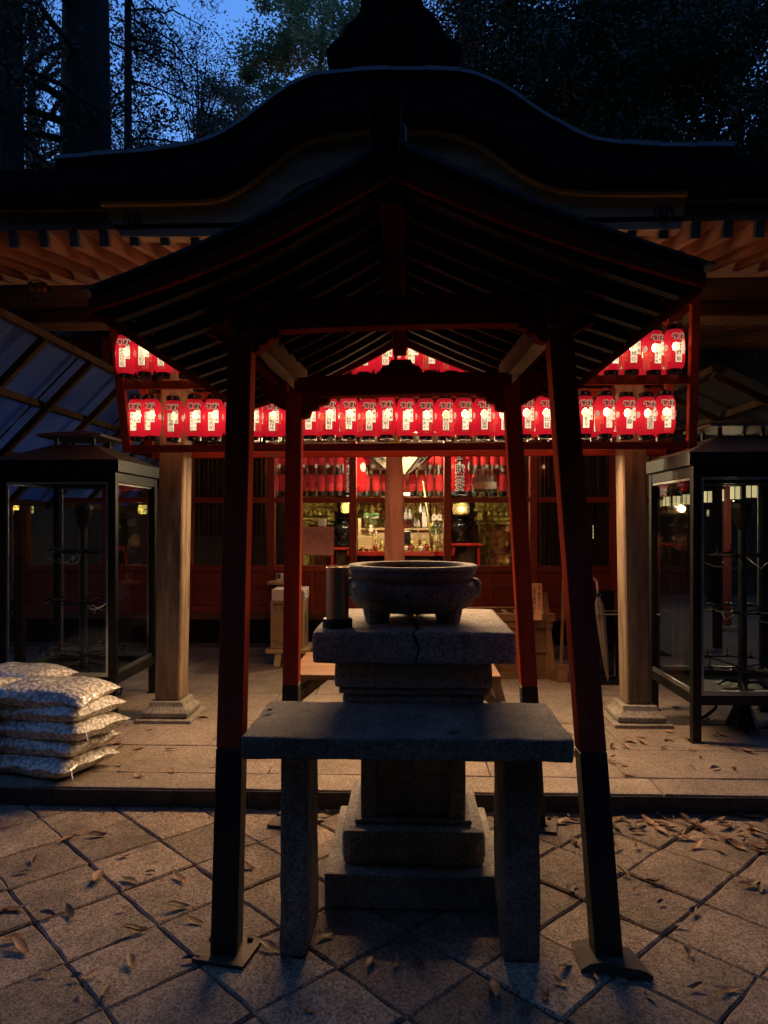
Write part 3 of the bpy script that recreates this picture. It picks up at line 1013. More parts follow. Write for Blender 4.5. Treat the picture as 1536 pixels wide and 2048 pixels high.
# undulating gable
KY = 3.98
T = smooth_curve([(130, 320), (330, 303), (420, 285), (490, 250), (560, 195), (610, 168), (650, 156), (768, 148), (880, 149), (945, 156), (1005, 184), (1060, 220), (1120, 257), (1180, 283), (1290, 295), (1450, 296)], 6)
Gd = smooth_curve([(205, 414), (400, 410), (460, 398), (520, 362), (580, 312), (640, 284), (735, 272), (808, 270), (900, 277), (960, 301), (1040, 355), (1100, 383), (1170, 393), (1372, 394)], 6)
Lw = smooth_curve([(240, 472), (440, 471), (500, 447), (545, 412), (600, 370), (660, 350), (735, 340), (808, 338), (890, 345), (945, 364), (1000, 400), (1050, 440), (1110, 458), (1362, 458)], 6)
xz = lambda L, Y: [(P(a, b, Y).x, P(a, b, Y).z) for a, b in L]
def resample(pts, n):
    L = [0]
    for a, b in zip(pts, pts[1:]): L.append(L[-1] + math.hypot(b[0] - a[0], b[1] - a[1]))
    out = []
    for k in range(n):
        s = L[-1] * k / (n - 1)
        i = 0
        while i < len(L) - 2 and L[i + 1] < s: i += 1
        t = (s - L[i]) / max(1e-9, L[i + 1] - L[i])
        out.append((pts[i][0] + (pts[i + 1][0] - pts[i][0]) * t, pts[i][1] + (pts[i + 1][1] - pts[i][1]) * t))
    return out
N = 64
t_, g_, l_ = (resample(xz(c, KY), N) for c in (T, Gd, Lw))
gable = MB().strip(g_, l_, KY, KY + .09).build('gable_bargeboard', M['grey_wood_x'], hall)
MB().strip([(a, b + .016) for a, b in g_], [(a, b - .004) for a, b in g_], KY - .035, KY + .02).build('gilt_edge', M['gold_trim'], gable)
MB().strip([(a, b + .06) for a, b in g_], [(a, b + .018) for a, b in g_], KY - .07, KY + .08).build('eave_layer', M['thatch'], hall)
# the wide swept roof mass above the eave edge, running back to the hall
wide_lo = [(t_[0][0] - .0, P(130, 412, KY).z)] + [(a, b + .061) for a, b in g_] + [(t_[-1][0], P(1450, 396, KY).z)]
wide_lo = resample(wide_lo, N)
MB().strip([(a, b - .05) for a, b in t_], wide_lo, KY - .11, 7.4).build('roof_mass', M['thatch'], hall)
# ridge tiles following the curve
tiles = resample([(a, b) for a, b in t_], 121)
nt_ = 20
for k in range(nt_):
    seg = tiles[k * 6:k * 6 + 7]
    e = .004 if k % 2 else 0
    up = [(a, b + e) for a, b in seg]
    mid = [(a, b - .025 + e) for a, b in seg]
    lo = [(a, b - .052) for a, b in seg]
    n = len(seg)
    m = MB()
    rowsy = [(up, 4.30), (up, 4.05), (mid, 3.875 - e), (lo, 3.862 - e), (lo, 3.93)]
    vs = []
    for pl, yy in rowsy: vs += [(a, yy, b) for a, b in pl]
    fs = []
    for r_i in range(len(rowsy) - 1):
        for i in range(n - 1):
            fs.append((r_i * n + i, r_i * n + i + 1, (r_i + 1) * n + i + 1, (r_i + 1) * n + i))
    m.add(vs, fs).build('ridge_tile', M['ridge_tile'], hall, smooth=False)
# straight eaves on either side
for (xa, xb) in ((-5.2, P(222, 430, 4.05).x), (P(1360, 430, 4.05).x, 7.0)):
    z1 = P(100, 428, 4.05).z
    z0 = ZR0 + .072
    f_ = bx(xa, 4.05, z0, xb, 4.12, z1).build('eave_fascia', M['grey_wood_x'], hall)
    bx(xa, 4.02, z1 + .001, xb, 4.14, z1 + .014).build('gilt_edge', M['gold_trim'], f_)
    bx(xa, 3.98, z1 + .015, xb, 4.3, z1 + .07).build('eave_layer', M['thatch'], hall)
    MB().add([(xa, 3.95, z1 + .071), (xb, 3.95, z1 + .071), (xb, 3.95, z1 + .21), (xa, 3.95, z1 + .21), (xa, 14, z1 + 2.95), (xb, 14, z1 + 2.95), (xb, 14, z1 + 1.8), (xa, 14, z1 + 1.8)],
             [(0, 1, 2, 3), (3, 2, 5, 4), (4, 5, 6, 7), (7, 6, 1, 0), (0, 3, 4, 7), (1, 6, 5, 2)]).build('roof_slope', M['thatch'], hall)
# volutes at both ends of the bargeboard
for (px, py, d) in ((262, 440, 1), (1330, 426, -1)):
    c = P(px, py, KY)
    pts = []
    for k in range(28):
        a = k * .42
        r_ = .008 + .0019 * k
        pts.append((c.x + d * r_ * math.cos(a + 2.2), KY - .004, c.z + r_ * math.sin(a + 2.2)))
    MB().tube(pts, .0075, 5).build('volute', M['black_paint'], gable, smooth=True)
# red carved infill and soffit seen under the gable arch
arch = [(a, b) for a, b in l_ if P(520, 0, KY).x < a < P(1080, 0, KY).x]
soff = resample(arch, 20)
MB().strip([(a, b + .05) for a, b in soff], [(a, b + .012) for a, b in soff], KY + .09, 5.3).build('gable_soffit', M['sheath_wood'], hall)
cz = [(a, b - (.012 + .028 * abs(math.sin(i / 19 * math.pi * 3.0)))) for i, (a, b) in enumerate(soff)]
MB().strip([(a, b + .02) for a, b in soff], cz, KY + .25, KY + .32).build('cusped_board', M['rafter_wood'], hall)
for px, py in ((640, 372), (925, 372)):
    c = P(px, py, KY + .05)
    MB().lathe([(.03, -.05), (.045, -.02), (.04, .02), (.02, .05)], 10).xform(Matrix.Translation(c) @ Matrix.Rotation(R(90), 4, 'Y')).build('pendant_carving', M['grey_wood_x'], hall, smooth=True)
# black ridge ornament on top of the gable
orn_px = [(668, 150), (655, 128), (652, 100), (668, 82), (684, 70), (690, 52), (708, 40), (722, 18), (720, -25), (735, -60), (770, -90), (800, -95), (835, -75), (846, -40), (845, 10), (866, 28), (884, 50), (888, 68), (905, 80), (922, 86), (926, 110), (918, 148)]
op = xz(orn_px, 4.02)
orn = MB().prism([(a, b) for a, b in op][::-1], 4.0, 4.28).build('ridge_ornament', M['ornament_black'], hall, bevel=.02)
for (px, py, r_) in ((690, 105, .055), (885, 112, .055), (784, 60, .10), (784, -20, .06)):
    c = P(px, py, 3.99)
    MB().lathe([(r_, 0), (r_ * .8, .03), (r_ * .5, .018), (r_ * .3, .04), (.001, .045)], 16).xform(Matrix.Translation(c) @ Matrix.Rotation(R(90), 4, 'X')).build('boss', M['ornament_black'], orn, smooth=True)

# front wall: posts, rails, panels, panes
WY = 7.5
post_px = [50, 215, 378, 543, 706, 895, 1066, 1228]
pxs = [P(p, 1050, WY).x for p in post_px] + [P(1310, 1050, WY).x]
zs, zm, zt = P(818, 1134, WY).z, P(818, 1000, WY).z, 2.45
zl = P(818, 1225, WY).z
pw = .075
for xx in pxs:
    bx(xx - pw / 2, WY - .05, zl, xx + pw / 2, WY + .05, zt + 1.0).build('post', M['hall_red'], hall, bevel=.004)
def rails(zc, h, name, y0, y1, mat):
    for a, b in zip(pxs, pxs[1:]):
        bx(a + pw / 2 + .002, y0, zc - h / 2, b - pw / 2 - .002, y1, zc + h / 2).build(name, mat, hall, bevel=.003)
rails(zm, .055, 'rail', WY - .04, WY + .04, M['hall_red_x'])
rails(zs - .015, .06, 'sill', WY - .05, WY + .05, M['hall_red_x'])
rails(zl + .03, .07, 'bottom_rail', WY - .05, WY + .05, M['hall_red_x'])
rails(zt + .05, .12, 'lintel', WY - .05, WY + .05, M['hall_red_x'])
for a, b in zip(pxs, pxs[1:]):
    x0, x1 = a + pw / 2 + .003, b - pw / 2 - .003
    bx(x0, WY - .015, zl + .067, x1, WY + .0, zs - .047).build('wall_panel', M['hall_red_x'], hall)
    xm = (x0 + x1) / 2
    bx(xm - .02, WY - .034, zl + .067, xm + .02, WY - .0155, zs - .047).build('stile', M['hall_red'], hall)
    bx(x0, WY - .030, (zl + zs) / 2 + .01, xm - .021, WY - .0155, (zl + zs) / 2 + .035).build('panel_rail', M['hall_red_x'], hall)
    bx(xm + .021, WY - .030, (zl + zs) / 2 + .01, x1, WY - .0155, (zl + zs) / 2 + .035).build('panel_rail', M['hall_red_x'], hall)
    bx(x0, WY - .004, zs + .017, x1, WY + .004, zm - .029).build('window_pane', M['window_glass'], hall)
    bx(x0, WY - .004, zm + .029, x1, WY + .004, zt - .012).build('window_pane', M['window_glass'], hall)
    bx(x0, WY - .01, zt + .112, x1, WY + .01, zt + 1.0).build('transom_board', M['dark_wood'], hall)
# plinth, void and floor of the hall, room behind the glass
bx(pxs[0] - 1.5, WY + .02, .10, pxs[-1] + .04, WY + .3, .17).build('plinth', M['granite_pale'], hall)
bx(pxs[0] - 1.5, WY + .35, .17, pxs[-1] + .04, WY + .4, zl).build('underfloor_wall', M['dark_wood'], hall)
bx(pxs[0] - 1.5, WY - .06, zl - .075, pxs[-1] + .04, WY + .06, zl - .006).build('ground_sill', M['beam_wood_x'], hall, bevel=.005)
bx(pxs[0] - 1.5, WY + .07, .60, pxs[-1] + .04, 11.2, .68).build('floor', M['dark_wood'], hall)
bx(pxs[0] - 1.5, 9.9, .681, pxs[-1] + .04, 10.0, 3.4).build('back_wall', M['inner_wood'], hall)
bx(pxs[-1] - .04, WY + .07, .681, pxs[-1] + .04, 10.99, 3.4).build('side_wall', M['dark_wood'], hall)
bx(pxs[0] - 1.5, WY + .07, 3.41, pxs[-1] + .04, 11.2, 3.5).build('ceiling', M['dark_wood'], hall)

def lamp(name, loc, power, col=(1.0, .72, .42), rad=.05):
    d = bpy.data.lights.new(name, 'POINT')
    d.energy = power * K; d.color = col; d.shadow_soft_size = rad; d.specular_factor = 0.0
    o = bpy.data.objects.new(name, d)
    o.location = loc
    COL.objects.link(o)
    return o

# ================================================================== LANTERN RACK
LY0, LY1 = 4.86, 4.68
rack = thing('lantern_rack', (0, 4.8, 1.95), 'long dark red timber rack holding two rows of lit paper lanterns across the porch', 'lantern rack')
za, zb_, zc_ = P(264, 897, LY0).z, P(240, 770, 4.77).z, P(225, 640, LY1).z + .02
xl0, xr0 = P(258, 897, LY0).x, P(1380, 890, LY0).x
xl1, xr1 = P(226, 640, LY1).x, P(1388, 630, LY1).x
RKT = .006
for (zz, yy, xa, xb, h) in ((za, LY0, xl0, xr0, .05), (zb_, 4.775, (xl0 + xl1) / 2, (xr0 + xr1) / 2, .055), (zc_ + .06, LY1, xl1, xr1, .06)):
    MB().beam((xa + .03, yy - .02, zz - RKT), (xb - .03, yy - .02, zz + RKT), .035, h).build('rail', M['red_paint_x'], rack, bevel=.003)
    MB().beam((xa + .03, yy + .42, zz - RKT), (xb - .03, yy + .42, zz + RKT), .035, h).build('rail', M['red_paint_x'], rack, bevel=.003)
for (xa, xb) in ((xl0, xl1), (xr0, xr1)):
    for dy in (-.02, .42):
        MB().beam((xa, LY0 + dy, za - .03), (xb, LY1 + dy, zc_ + .10), .055, .05, (0, 1, 0)).build('upright', M['red_paint'], rack, bevel=.003)
    for zz, yy, k in ((za, LY0, 0), (zc_ + .06, LY1, 1)):
        xx = xa if k == 0 else xb
        MB().beam((xx, yy + .01, zz), (xx, yy + .39, zz), .04, .045).build('side_rail', M['red_paint_y'], rack)

# --- one lantern
LH, LR = .127, .0668          # half height of the paper body, radius
def lrad(v):
    return .047 + (LR - .047) * (1 - abs(v / LH) ** 5.5)
NSEG = 22
rows = [-LH + 2 * LH * i / 16 for i in range(17)]
body = MB().lathe([(lrad(v), v) for v in rows], NSEG, cap=False).mesh('paper_body', M['paper_red'], smooth=True)
band_t = MB().lathe([(.0475, LH - .001), (.0465, LH + .031), (.042, LH + .031), (.042, LH)], 20, cap=False)
band_tm = band_t.mesh('top_band', M['band_black'], smooth=False)
band_bm = MB().lathe([(.042, -LH), (.042, -LH - .028), (.0455, -LH - .028), (.0475, -LH + .001)], 20, cap=False).mesh('bottom_band', M['band_black'])
bulb_me = MB().lathe([(.004, .034), (.018, .024), (.0245, .004), (.018, -.016), (.003, -.024)], 8).mesh('bulb', M['bulb'], smooth=True)
mon_me = MB().lathe([(.0085, 0), (.0075, .002), (.005, .001), (.003, .0022), (.001, .0022)], 12).xform(Matrix.Rotation(R(90), 4, 'X')).mesh('band_emblem', M['mon'])
hang_me = MB().tube([(-.036, 0, LH + .03), (-.018, 0, LH + .052), (0, 0, LH + .058), (.018, 0, LH + .052), (.036, 0, LH + .03)], .0016, 4).add([], []).mesh('hanger', M['cable'])
def on_body(a0, eps):
    return lambda u, v: Vector((((lrad(v) + eps) * math.sin(a0 + u / LR)), -(lrad(v) + eps) * math.cos(a0 + u / LR), v))
def wrap_rect(m, fn, u0, u1, v0, v1, nu=5, nv=6):
    return m.grid(lambda s, t: fn(u0 + (u1 - u0) * s, v0 + (v1 - v0) * t), nu, nv)
AC = R(12)                                       # lettering is turned a little to the right
f1 = on_body(AC, .0010); f2 = on_body(AC, .0018); f3 = on_body(AC, .0026)
# two stepped name slips with a dark outline
ol = MB()
def frame(m, fn, u0, u1, v0, v1, e=.0024):
    wrap_rect(m, fn, u0 - e, u1 + e, v0 - e, v0, 5, 1); wrap_rect(m, fn, u0 - e, u1 + e, v1, v1 + e, 5, 1)
    wrap_rect(m, fn, u0 - e, u0, v0, v1, 1, 6); wrap_rect(m, fn, u1, u1 + e, v0, v1, 1, 6)
SA, SB_ = (-.029, .0125, -.090, .034), (.0127, .040, -.036, .047)
frame(ol, f1, *SA); frame(ol, f1, *SB_)
slip_edge = ol.mesh('slip_outline', M['ink'], smooth=True)
sl = MB()
wrap_rect(sl, f2, *SA); wrap_rect(sl, f2, *SB_)
slip = sl.mesh('name_slip', M['paper_cream'], smooth=True)
head = [('燈', -.030, .076, .041), ('献', .020, .075, .045)]
head_edge = letters(head, f2, .05).mesh('heading_outline', M['letter_edge'])
head_me = letters(head, f3, .012).mesh('heading', M['ink'])
def crest(a0):
    f = on_body(a0, .0012)
    m = MB()
    vs = [f(0, .008)] + [f(.019 * math.cos(2 * math.pi * k / 18), .008 + .021 * math.sin(2 * math.pi * k / 18)) for k in range(18)]
    m.add(vs, [(0, k + 1, (k + 1) % 18 + 1) for k in range(18)])
    return m
crest_mes = [crest(R(a)).mesh('crest', M['letter_edge'], smooth=True) for a in (-68, 88)]
def crest_spokes(a0):
    f = on_body(a0, .0022)
    m = MB()
    for k in range(12):
        t = 2 * math.pi * k / 12
        c, s = math.cos(t), math.sin(t)
        w_ = .0009
        m.add([f(.006 * c - w_ * s, .008 + .0065 * s + w_ * c), f(.016 * c - w_ * s, .008 + .0175 * s + w_ * c), f(.016 * c + w_ * s, .008 + .0175 * s - w_ * c), f(.006 * c + w_ * s, .008 + .0065 * s - w_ * c)], [(0, 1, 2, 3)])
    return m
spoke_mes = [crest_spokes(R(a)).mesh('crest_spokes', M['lacquer_red']) for a in (-68, 88)]

def lantern(x, y, z, name, city, label, group, rot=0.0, extra=None):
    t = thing('paper_lantern', (x, y, z), label, 'lantern', group)
    t.rotation_euler = (0, 0, rot)
    link('paper_body', body, t)
    tb = link('top_band', band_tm, t)
    link('band_emblem', mon_me, tb, (0.008, -.0472, LH + .016))
    bb = link('bottom_band', band_bm, t)
    link('band_emblem', mon_me, bb, (0.008, -.0465, -LH - .014))
    link('bulb', bulb_me, t, (.008, -.012, .016))
    link('hanger', hang_me, t)
    sp = link('name_slip', slip, t)
    link('slip_outline', slip_edge, sp)
    he = link('heading', head_me, t)
    link('heading_outline', head_edge, he)
    for cm, sm in zip(crest_mes, spoke_mes):
        link('crest_spokes', sm, link('crest', cm, t))
    it = []
    if extra:
        it += column_text(extra, .004, .0, -.088, .014)
        it += column_text(name, -.0175, .032, -.088, .021)
    else:
        it += column_text(name, -.0085, .033, -.089, .036)
    it += column_text(city, .0265, .046, -.035, .022)
    me = letters(it, f3, .008).mesh('name_lettering', M['ink'])
    link('name_lettering', me, sp)
    return t

ORD = ['first', 'second', 'third', 'fourth', 'fifth', 'sixth', 'seventh', 'eighth', 'ninth', 'tenth', 'eleventh', 'twelfth', 'thirteenth', 'fourteenth', 'fifteenth']
low_px = [275, 303, 347, 389, 428, 466, 505, 545, 583, 620, 657, 698, 736, 773, 813, 851, 889, 927, 966, 1003, 1050, 1090, 1128, 1168, 1210, 1252, 1292, 1330]
low_txt = [('木村すし', '京都市', '紫野'), ('父母すし', '京都市', '紫野'), ('福寿商店', '東大阪市', None), ('高木芝三郎', '京都', '製作所'), ('山中将明', '京都', None), ('山本三郎', '京都', None),
           ('中村屋', '大津', None), ('三角製作所', '大阪市', None), ('岡本', '京都', None), ('有慶尚', '大阪市', None), ('北野自動車', '東大阪市', None), ('小森智子', '横浜', None), ('荒木大輔', '東京', None),
           ('荒木八重子', '東都', None), ('荒木武', '東京', None), ('宮田昌子', '大津', '東京'), ('後藤株式会社', '大阪', None), ('奥村悦治', '大津', '京都'), ('須山慶康', '京都市', None), ('五辻の昆布', '京都', None),
           ('久世斎汁', '京都市', None), ('安田猛', '京都', None), ('本田', '京都', None), ('千眼BZT', '大津', None), ('ベンジュ', '東京', '株'), ('山下慶一', '京都', None), ('日下整体接骨院', '京都', None), ('中村秀樹', '大阪諸社', '株式')]
rl_ = random.Random(5)
for i, px in enumerate(low_px):
    yy = LY0 + (.05 if i == 1 else rl_.uniform(-.012, .012))
    py = 838 - (px - 275) * .006
    p = P(px, py, yy)
    side = i if i < 14 else 27 - i
    lab = f"lit red lantern in the front lower row, {ORD[side]} from the rack's {'left' if i < 14 else 'right'} end"
    lantern(p.x, p.y, p.z + rl_.uniform(-.006, .006), low_txt[i][0], low_txt[i][1], lab, 'red lanterns in the front rows of the rack', R(rl_.uniform(-9, 6)) + (R(-12) if i in (0, 1, 13) else 0), low_txt[i][2])
up_px = [252, 290, 328, 371, 410, 450, 490, 530, 570, 610, 650, 690, 728, 768, 822, 862, 902, 942, 982, 1022, 1062, 1102, 1142, 1182, 1222, 1263, 1307, 1348]
up_txt = [('みのり苑', '大津市', None), ('コスル製菓', '大阪', None), ('田谷珠店', '京都', None), ('山口', '京都', None), ('吉田屋', '京都', None), ('林商店', '大阪', None), ('石井', '大津', None), ('大谷', '京都', None), ('北村', '京都', None), ('森田', '大阪', None),
          ('松本', '京都', None), ('井上', '京都', None), ('不動産', '京都', None), ('呉服店', '京都', None), ('田中孝昌', '京都', '製作所'), ('田中孝治', '京都市', '上京区'), ('村老舗', '京都', None), ('西村', '京都', None), ('福井', '大津', None), ('小林', '京都', None),
          ('上田', '京都', None), ('谷口', '大阪', None), ('木下', '京都', None), ('前田', '京都', None), ('野村', '京都', None), ('妙見寺', '京都', None), ('三幸寿司館', '大津', '京都'), ('付野薫', 'とくぎ', None)]
for i, px in enumerate(up_px):
    yy = LY1 + .03 + rl_.uniform(-.012, .012)
    py = 709 - (px - 252) * .007
    p = P(px, py, yy)
    side = i if i < 14 else 27 - i
    lab = f"lit red lantern in the front upper row, {ORD[side]} from the rack's {'left' if i < 14 else 'right'} end"
    lantern(p.x, p.y, p.z + rl_.uniform(-.008, .006), up_txt[i][0], up_txt[i][1], lab, 'red lanterns in the front rows of the rack', R(rl_.uniform(-9, 6)), up_txt[i][2])
# back row, seen in the gaps
proto = None
for row, (py, yy) in enumerate(((840, LY0 + .36), (716, LY1 + .38))):
    for i in range(25):
        px = 292 + i * 43 + rl_.uniform(-5, 5)
        p = P(px, py, yy)
        if abs(p.x + 1.6) < .2 or abs(p.x - 1.62) < .2: pass
        if proto is None:
            proto = lantern(p.x, p.y, p.z, '奉納京都', '京都', 'lit red paper lantern half hidden behind the front rows of the rack', 'red lanterns in the back row of the rack')
        else:
            c = copy_tree(proto)
            c.location = p
            c.rotation_euler.z = R(rl_.uniform(-25, 25))
# unseen fill lamps added around the rack to stand in for lantern light
def fill_strip(x, y, z, wd, power, tilt):
    d = bpy.data.lights.new('rack_fill_light', 'AREA')
    d.shape = 'RECTANGLE'; d.size = wd; d.size_y = .08
    d.energy = power * K; d.color = (1.0, .63, .33)
    o = bpy.data.objects.new('rack_fill_light', d)
    o.location = (x, y, z); o.rotation_euler = (R(tilt), 0, 0)
    COL.objects.link(o)
for i in range(3):
    fill_strip(-.82 + .84 * i, 5.07, 1.965, .8, 31, -38)
fill_strip(0, 5.62, 1.99, 2.2, 4, 0)
for i in range(3):
    lamp('eave_fill_light', (-.6 + .62 * i, 4.98, 2.74), 2.8)  # added unseen points that brighten the eave rafters

# ================================================================== BEHIND THE GLASS
def put(name, loc, label, cat, group=None):
    return thing(name, loc, label, cat, group)

# rows of small dim lanterns inside the hall
dl_body = MB().lathe([(.032, -.10), (.043, -.085), (.047, -.05), (.048, 0), (.047, .05), (.043, .085), (.032, .10)], 12, cap=False).mesh('paper_body', M['paper_red_dim'], smooth=True)
dl_cap = MB().lathe([(.036, -.15), (.040, -.15), (.040, -.098)], 12, cap=False).mesh('bottom_band', M['band_black'])
dl_top = MB().lathe([(.040, .098), (.040, .15), (.036, .15)], 12, cap=False).mesh('top_band', M['band_black'])
IY = 8.35
rd = random.Random(9)
for row, py in enumerate((914, 966)):
    for i in range(27):
        px = 551 + 18.2 * i + rd.uniform(-1, 1)
        if 742 < px < 850 and row == 0: continue
        p = P(px, py, IY + rd.uniform(-.03, .03))
        t = put('paper_lantern', p, f"small dim red lantern in the {'upper' if row == 0 else 'lower'} row hung behind the hall windows", 'lantern', f"small dim lanterns, {'upper' if row == 0 else 'lower'} row behind the windows")
        link('paper_body', dl_body, t); link('bottom_band', dl_cap, t); link('top_band', dl_top, t)

# two big lettered lanterns and one at the right end of the hall
def big_lantern(px, py, Y, rad, hh, txt, label, rot=0):
    p = P(px, py, Y)
    t = put('lettered_lantern', p, label, 'lantern', 'large lettered lanterns')
    t.rotation_euler.z = rot
    pr = [(rad * .72, -hh), (rad * .95, -hh * .8), (rad, -hh * .3), (rad, hh * .3), (rad * .95, hh * .8), (rad * .72, hh)]
    link('paper_body', MB().lathe(pr, 20, cap=False).mesh('paper_body', M['paper_red_mid'], smooth=True), t)
    link('top_band', MB().lathe([(rad * .7, hh), (rad * .7, hh + .04), (rad * .6, hh + .04)], 16, cap=False).mesh('top_band', M['band_black']), t)
    link('bottom_band', MB().lathe([(rad * .6, -hh - .04), (rad * .7, -hh - .04), (rad * .7, -hh)], 16, cap=False).mesh('bottom_band', M['band_black']), t)
    fa = lambda e: (lambda u, v: Vector(((rad + e) * math.sin(u / rad), -(rad + e) * math.cos(u / rad), v)))
    n = len(txt)
    s = 2 * hh / n * 1.02
    it = [(c, 0, hh - (i + .5) * 2 * hh / n, s) for i, c in enumerate(txt)]
    lt = link('lettering', letters(it, fa(.006), .02).mesh('lettering', M['ink']), t)
    link('lettering_edge', letters(it, fa(.003), .075).mesh('lettering_edge', M['paper_white_mid']), lt)
    for sg in (-1, 1):
        m = MB(); f = fa(.004)
        a0 = sg * rad * 1.2
        vs = [f(a0, .08)] + [f(a0 + .045 * math.cos(k * .393), .08 + .05 * math.sin(k * .393)) for k in range(16)]
        m.add(vs, [(0, k + 1, (k + 1) % 16 + 1) for k in range(16)])
        link('crest', m.mesh('crest', M['paper_white_mid']), t)
    return t
big_lantern(709, 950, 7.9, .125, .19, '弁戝天女', 'large red lantern with white edged characters hung behind a post left of the pink cloth', R(-15))
big_lantern(915, 948, 7.9, .125, .19, '弁戝天女', 'large red lantern with bold characters reading down, hung just right of the pink cloth', R(8))
big_lantern(1312, 962, 7.7, .11, .16, '栄弁天', 'large red lantern peeping out between the right porch column and the glass cabinet', R(20))

# hanging patterned lamp
hp = P(800, 905, 8.0)
t = put('hanging_lamp', hp, 'hexagonal hanging lamp with white flower pattern panels beside the top of the pink cloth', 'lamp')
RT, RB, HZ = .40, .10, -.24
for k in range(6):
    a0, a1 = R(60 * k + 12), R(60 * k + 72)
    A = lambda r, a, z: hp + Vector((r * math.cos(a), r * math.sin(a), z))
    q = [A(RT, a0, 0), A(RT, a1, 0), A(RB, a1, HZ), A(RB, a0, HZ)]
    pn = MB().add([*q, *[x + Vector((0, 0, .006)) for x in q]], [(0, 1, 2, 3), (7, 6, 5, 4)]).build('lamp_panel', M['lamp_cream_dim'], t)
    MB().tube([q[0], q[3]], .014, 5).build('lamp_rib', M['lacquer_black'], t)
    MB().tube([q[0], q[1]], .016, 5).build('lamp_rim', M['lacquer_black'], t)
    cen = (q[0] + q[1]) * .36 + (q[2] + q[3]) * .14
    nrm = (q[1] - q[0]).cross(q[3] - q[0]).normalized() * .004
    if nrm.z > 0: nrm = -nrm
    fl = MB()
    ux = (q[1] - q[0]).normalized(); uy = ((q[2] + q[3]) - (q[0] + q[1])).normalized()
    for j in range(12):
        an = j * math.pi / 6
        d = ux * math.cos(an) + uy * math.sin(an)
        L = .09 if j % 2 == 0 else .075
        fl.tube([cen + nrm + d * .015, cen + nrm + d * L], .0035, 4)
    for sgn in (-1, 1):
        for j in range(6):
            an = j * math.pi / 5
            d = ux * math.cos(an) * sgn + uy * math.sin(an)
            c2 = cen + ux * sgn * .125 - uy * .03 + nrm
            fl.tube([c2, c2 + d * .06], .0035, 4)
    fl.build('lamp_fretwork', M['lacquer_black'], pn)
MB().tube([hp + Vector((0, 0, .02)), hp + Vector((0, 0, .9))], .012, 6).build('lamp_chain', M['lacquer_black'], t)
for k in range(6):
    a0 = R(60 * k + 12)
    MB().tube([hp + Vector((RT * math.cos(a0), RT * math.sin(a0), 0)), hp + Vector((0, 0, .12))], .012, 5).build('lamp_arm', M['lacquer_black'], t)

# pink bell cloth hanging in front of the wall
CYc = 6.3
ct, cb = P(789, 905, CYc), P(790, 1122, CYc)
t = put('bell_cloth', (ct.x, CYc, cb.z - .5), 'long pale pink cloth strip of the bell rope hanging behind the stone burner', 'cloth strip')
def cloth_fn(u, v):
    zz = ct.z + .03 + (cb.z - .45 - ct.z) * v
    wd = .062 if v < .02 else .066 + .02 * min(1, v * 2.2) - .006 * math.exp(-((v - .42) / .08) ** 2)
    fold = .012 * math.sin(u * 9 + 2 * math.sin(v * 5)) * (0.35 + v) + .02 * math.exp(-((v - .40) / .05) ** 2) * math.sin(u * 14)
    a = (u - .5) * 2
    return (ct.x + wd * a, CYc - .035 * (1 - a * a) + fold, zz)
cl = MB().grid(cloth_fn, 14, 40)
ob = cl.build('cloth', M['cloth'], t, smooth=True)
so = ob.modifiers.new('thick', 'SOLIDIFY'); so.thickness = .006
pt = P(785, 903, CYc)
MB().lathe([(.0, .0), (.06, .03), (.085, .08), (.09, .14), (.05, .20), (.012, .22)], 18, (ct.x, CYc + .05, ct.z + .02)).build('bell', M['gold'], t, smooth=True)

# gilt carved altar pillars
def gilt_pillar(px0, px1, Y, label):
    a, b = P(px0, 1000, Y), P(px1, 1000, Y)
    xc, hw = (a.x + b.x) / 2, (b.x - a.x) / 2
    t = put('gilt_altar_pillar', (xc, Y, .685), label, 'altar pillar', 'gilt altar pillars')
    zc = P(700, 1050, Y).z
    bx(xc - hw, Y - .08, .685, xc - hw + .12, Y + .10, zc).build('pillar_shaft', M['gold'], t)
    bx(xc - hw + .13, Y - .04, .685, xc + hw, Y + .10, zc).build('carved_panel', M['red_gold'], t)
    z = zc
    for i, (d, h) in enumerate(((.02, .05), (.05, .045), (.03, .07), (.07, .05), (.05, .08), (.09, .05), (.03, .12))):
        bx(xc - hw - d, Y - .10 - d, z + .002, xc + hw + d, Y + .12, z + h).build('cornice', M['gold'], t, bevel=.012)
        z += h
    for i in range(7):
        xx = xc - hw + 2 * hw * (i + .5) / 7
        MB().lathe([(.018, -.03), (.03, -.01), (.024, .02), (.008, .04)], 8, (xx, Y - .17, zc + .14)).build('carving', M['gold'], t, smooth=True)
    for i in range(4):
        MB().lathe([(.02, -.06), (.045, -.02), (.03, .03), (.012, .07)], 8, (xc - hw + .06, Y - .09, .8 + i * .22)).build('carving', M['gold'], t, smooth=True)
        MB().lathe([(.02, -.06), (.06, -.02), (.04, .03), (.012, .07)], 8, (xc + .10, Y - .05, .82 + i * .2)).build('carving', M['red_gold'], t, smooth=True)
gilt_pillar(602, 664, 8.9, 'gilt carved altar pillar behind the pink paper notice')
gilt_pillar(958, 1040, 8.9, 'gilt carved altar pillar with reddish panels to the right of the black vase')

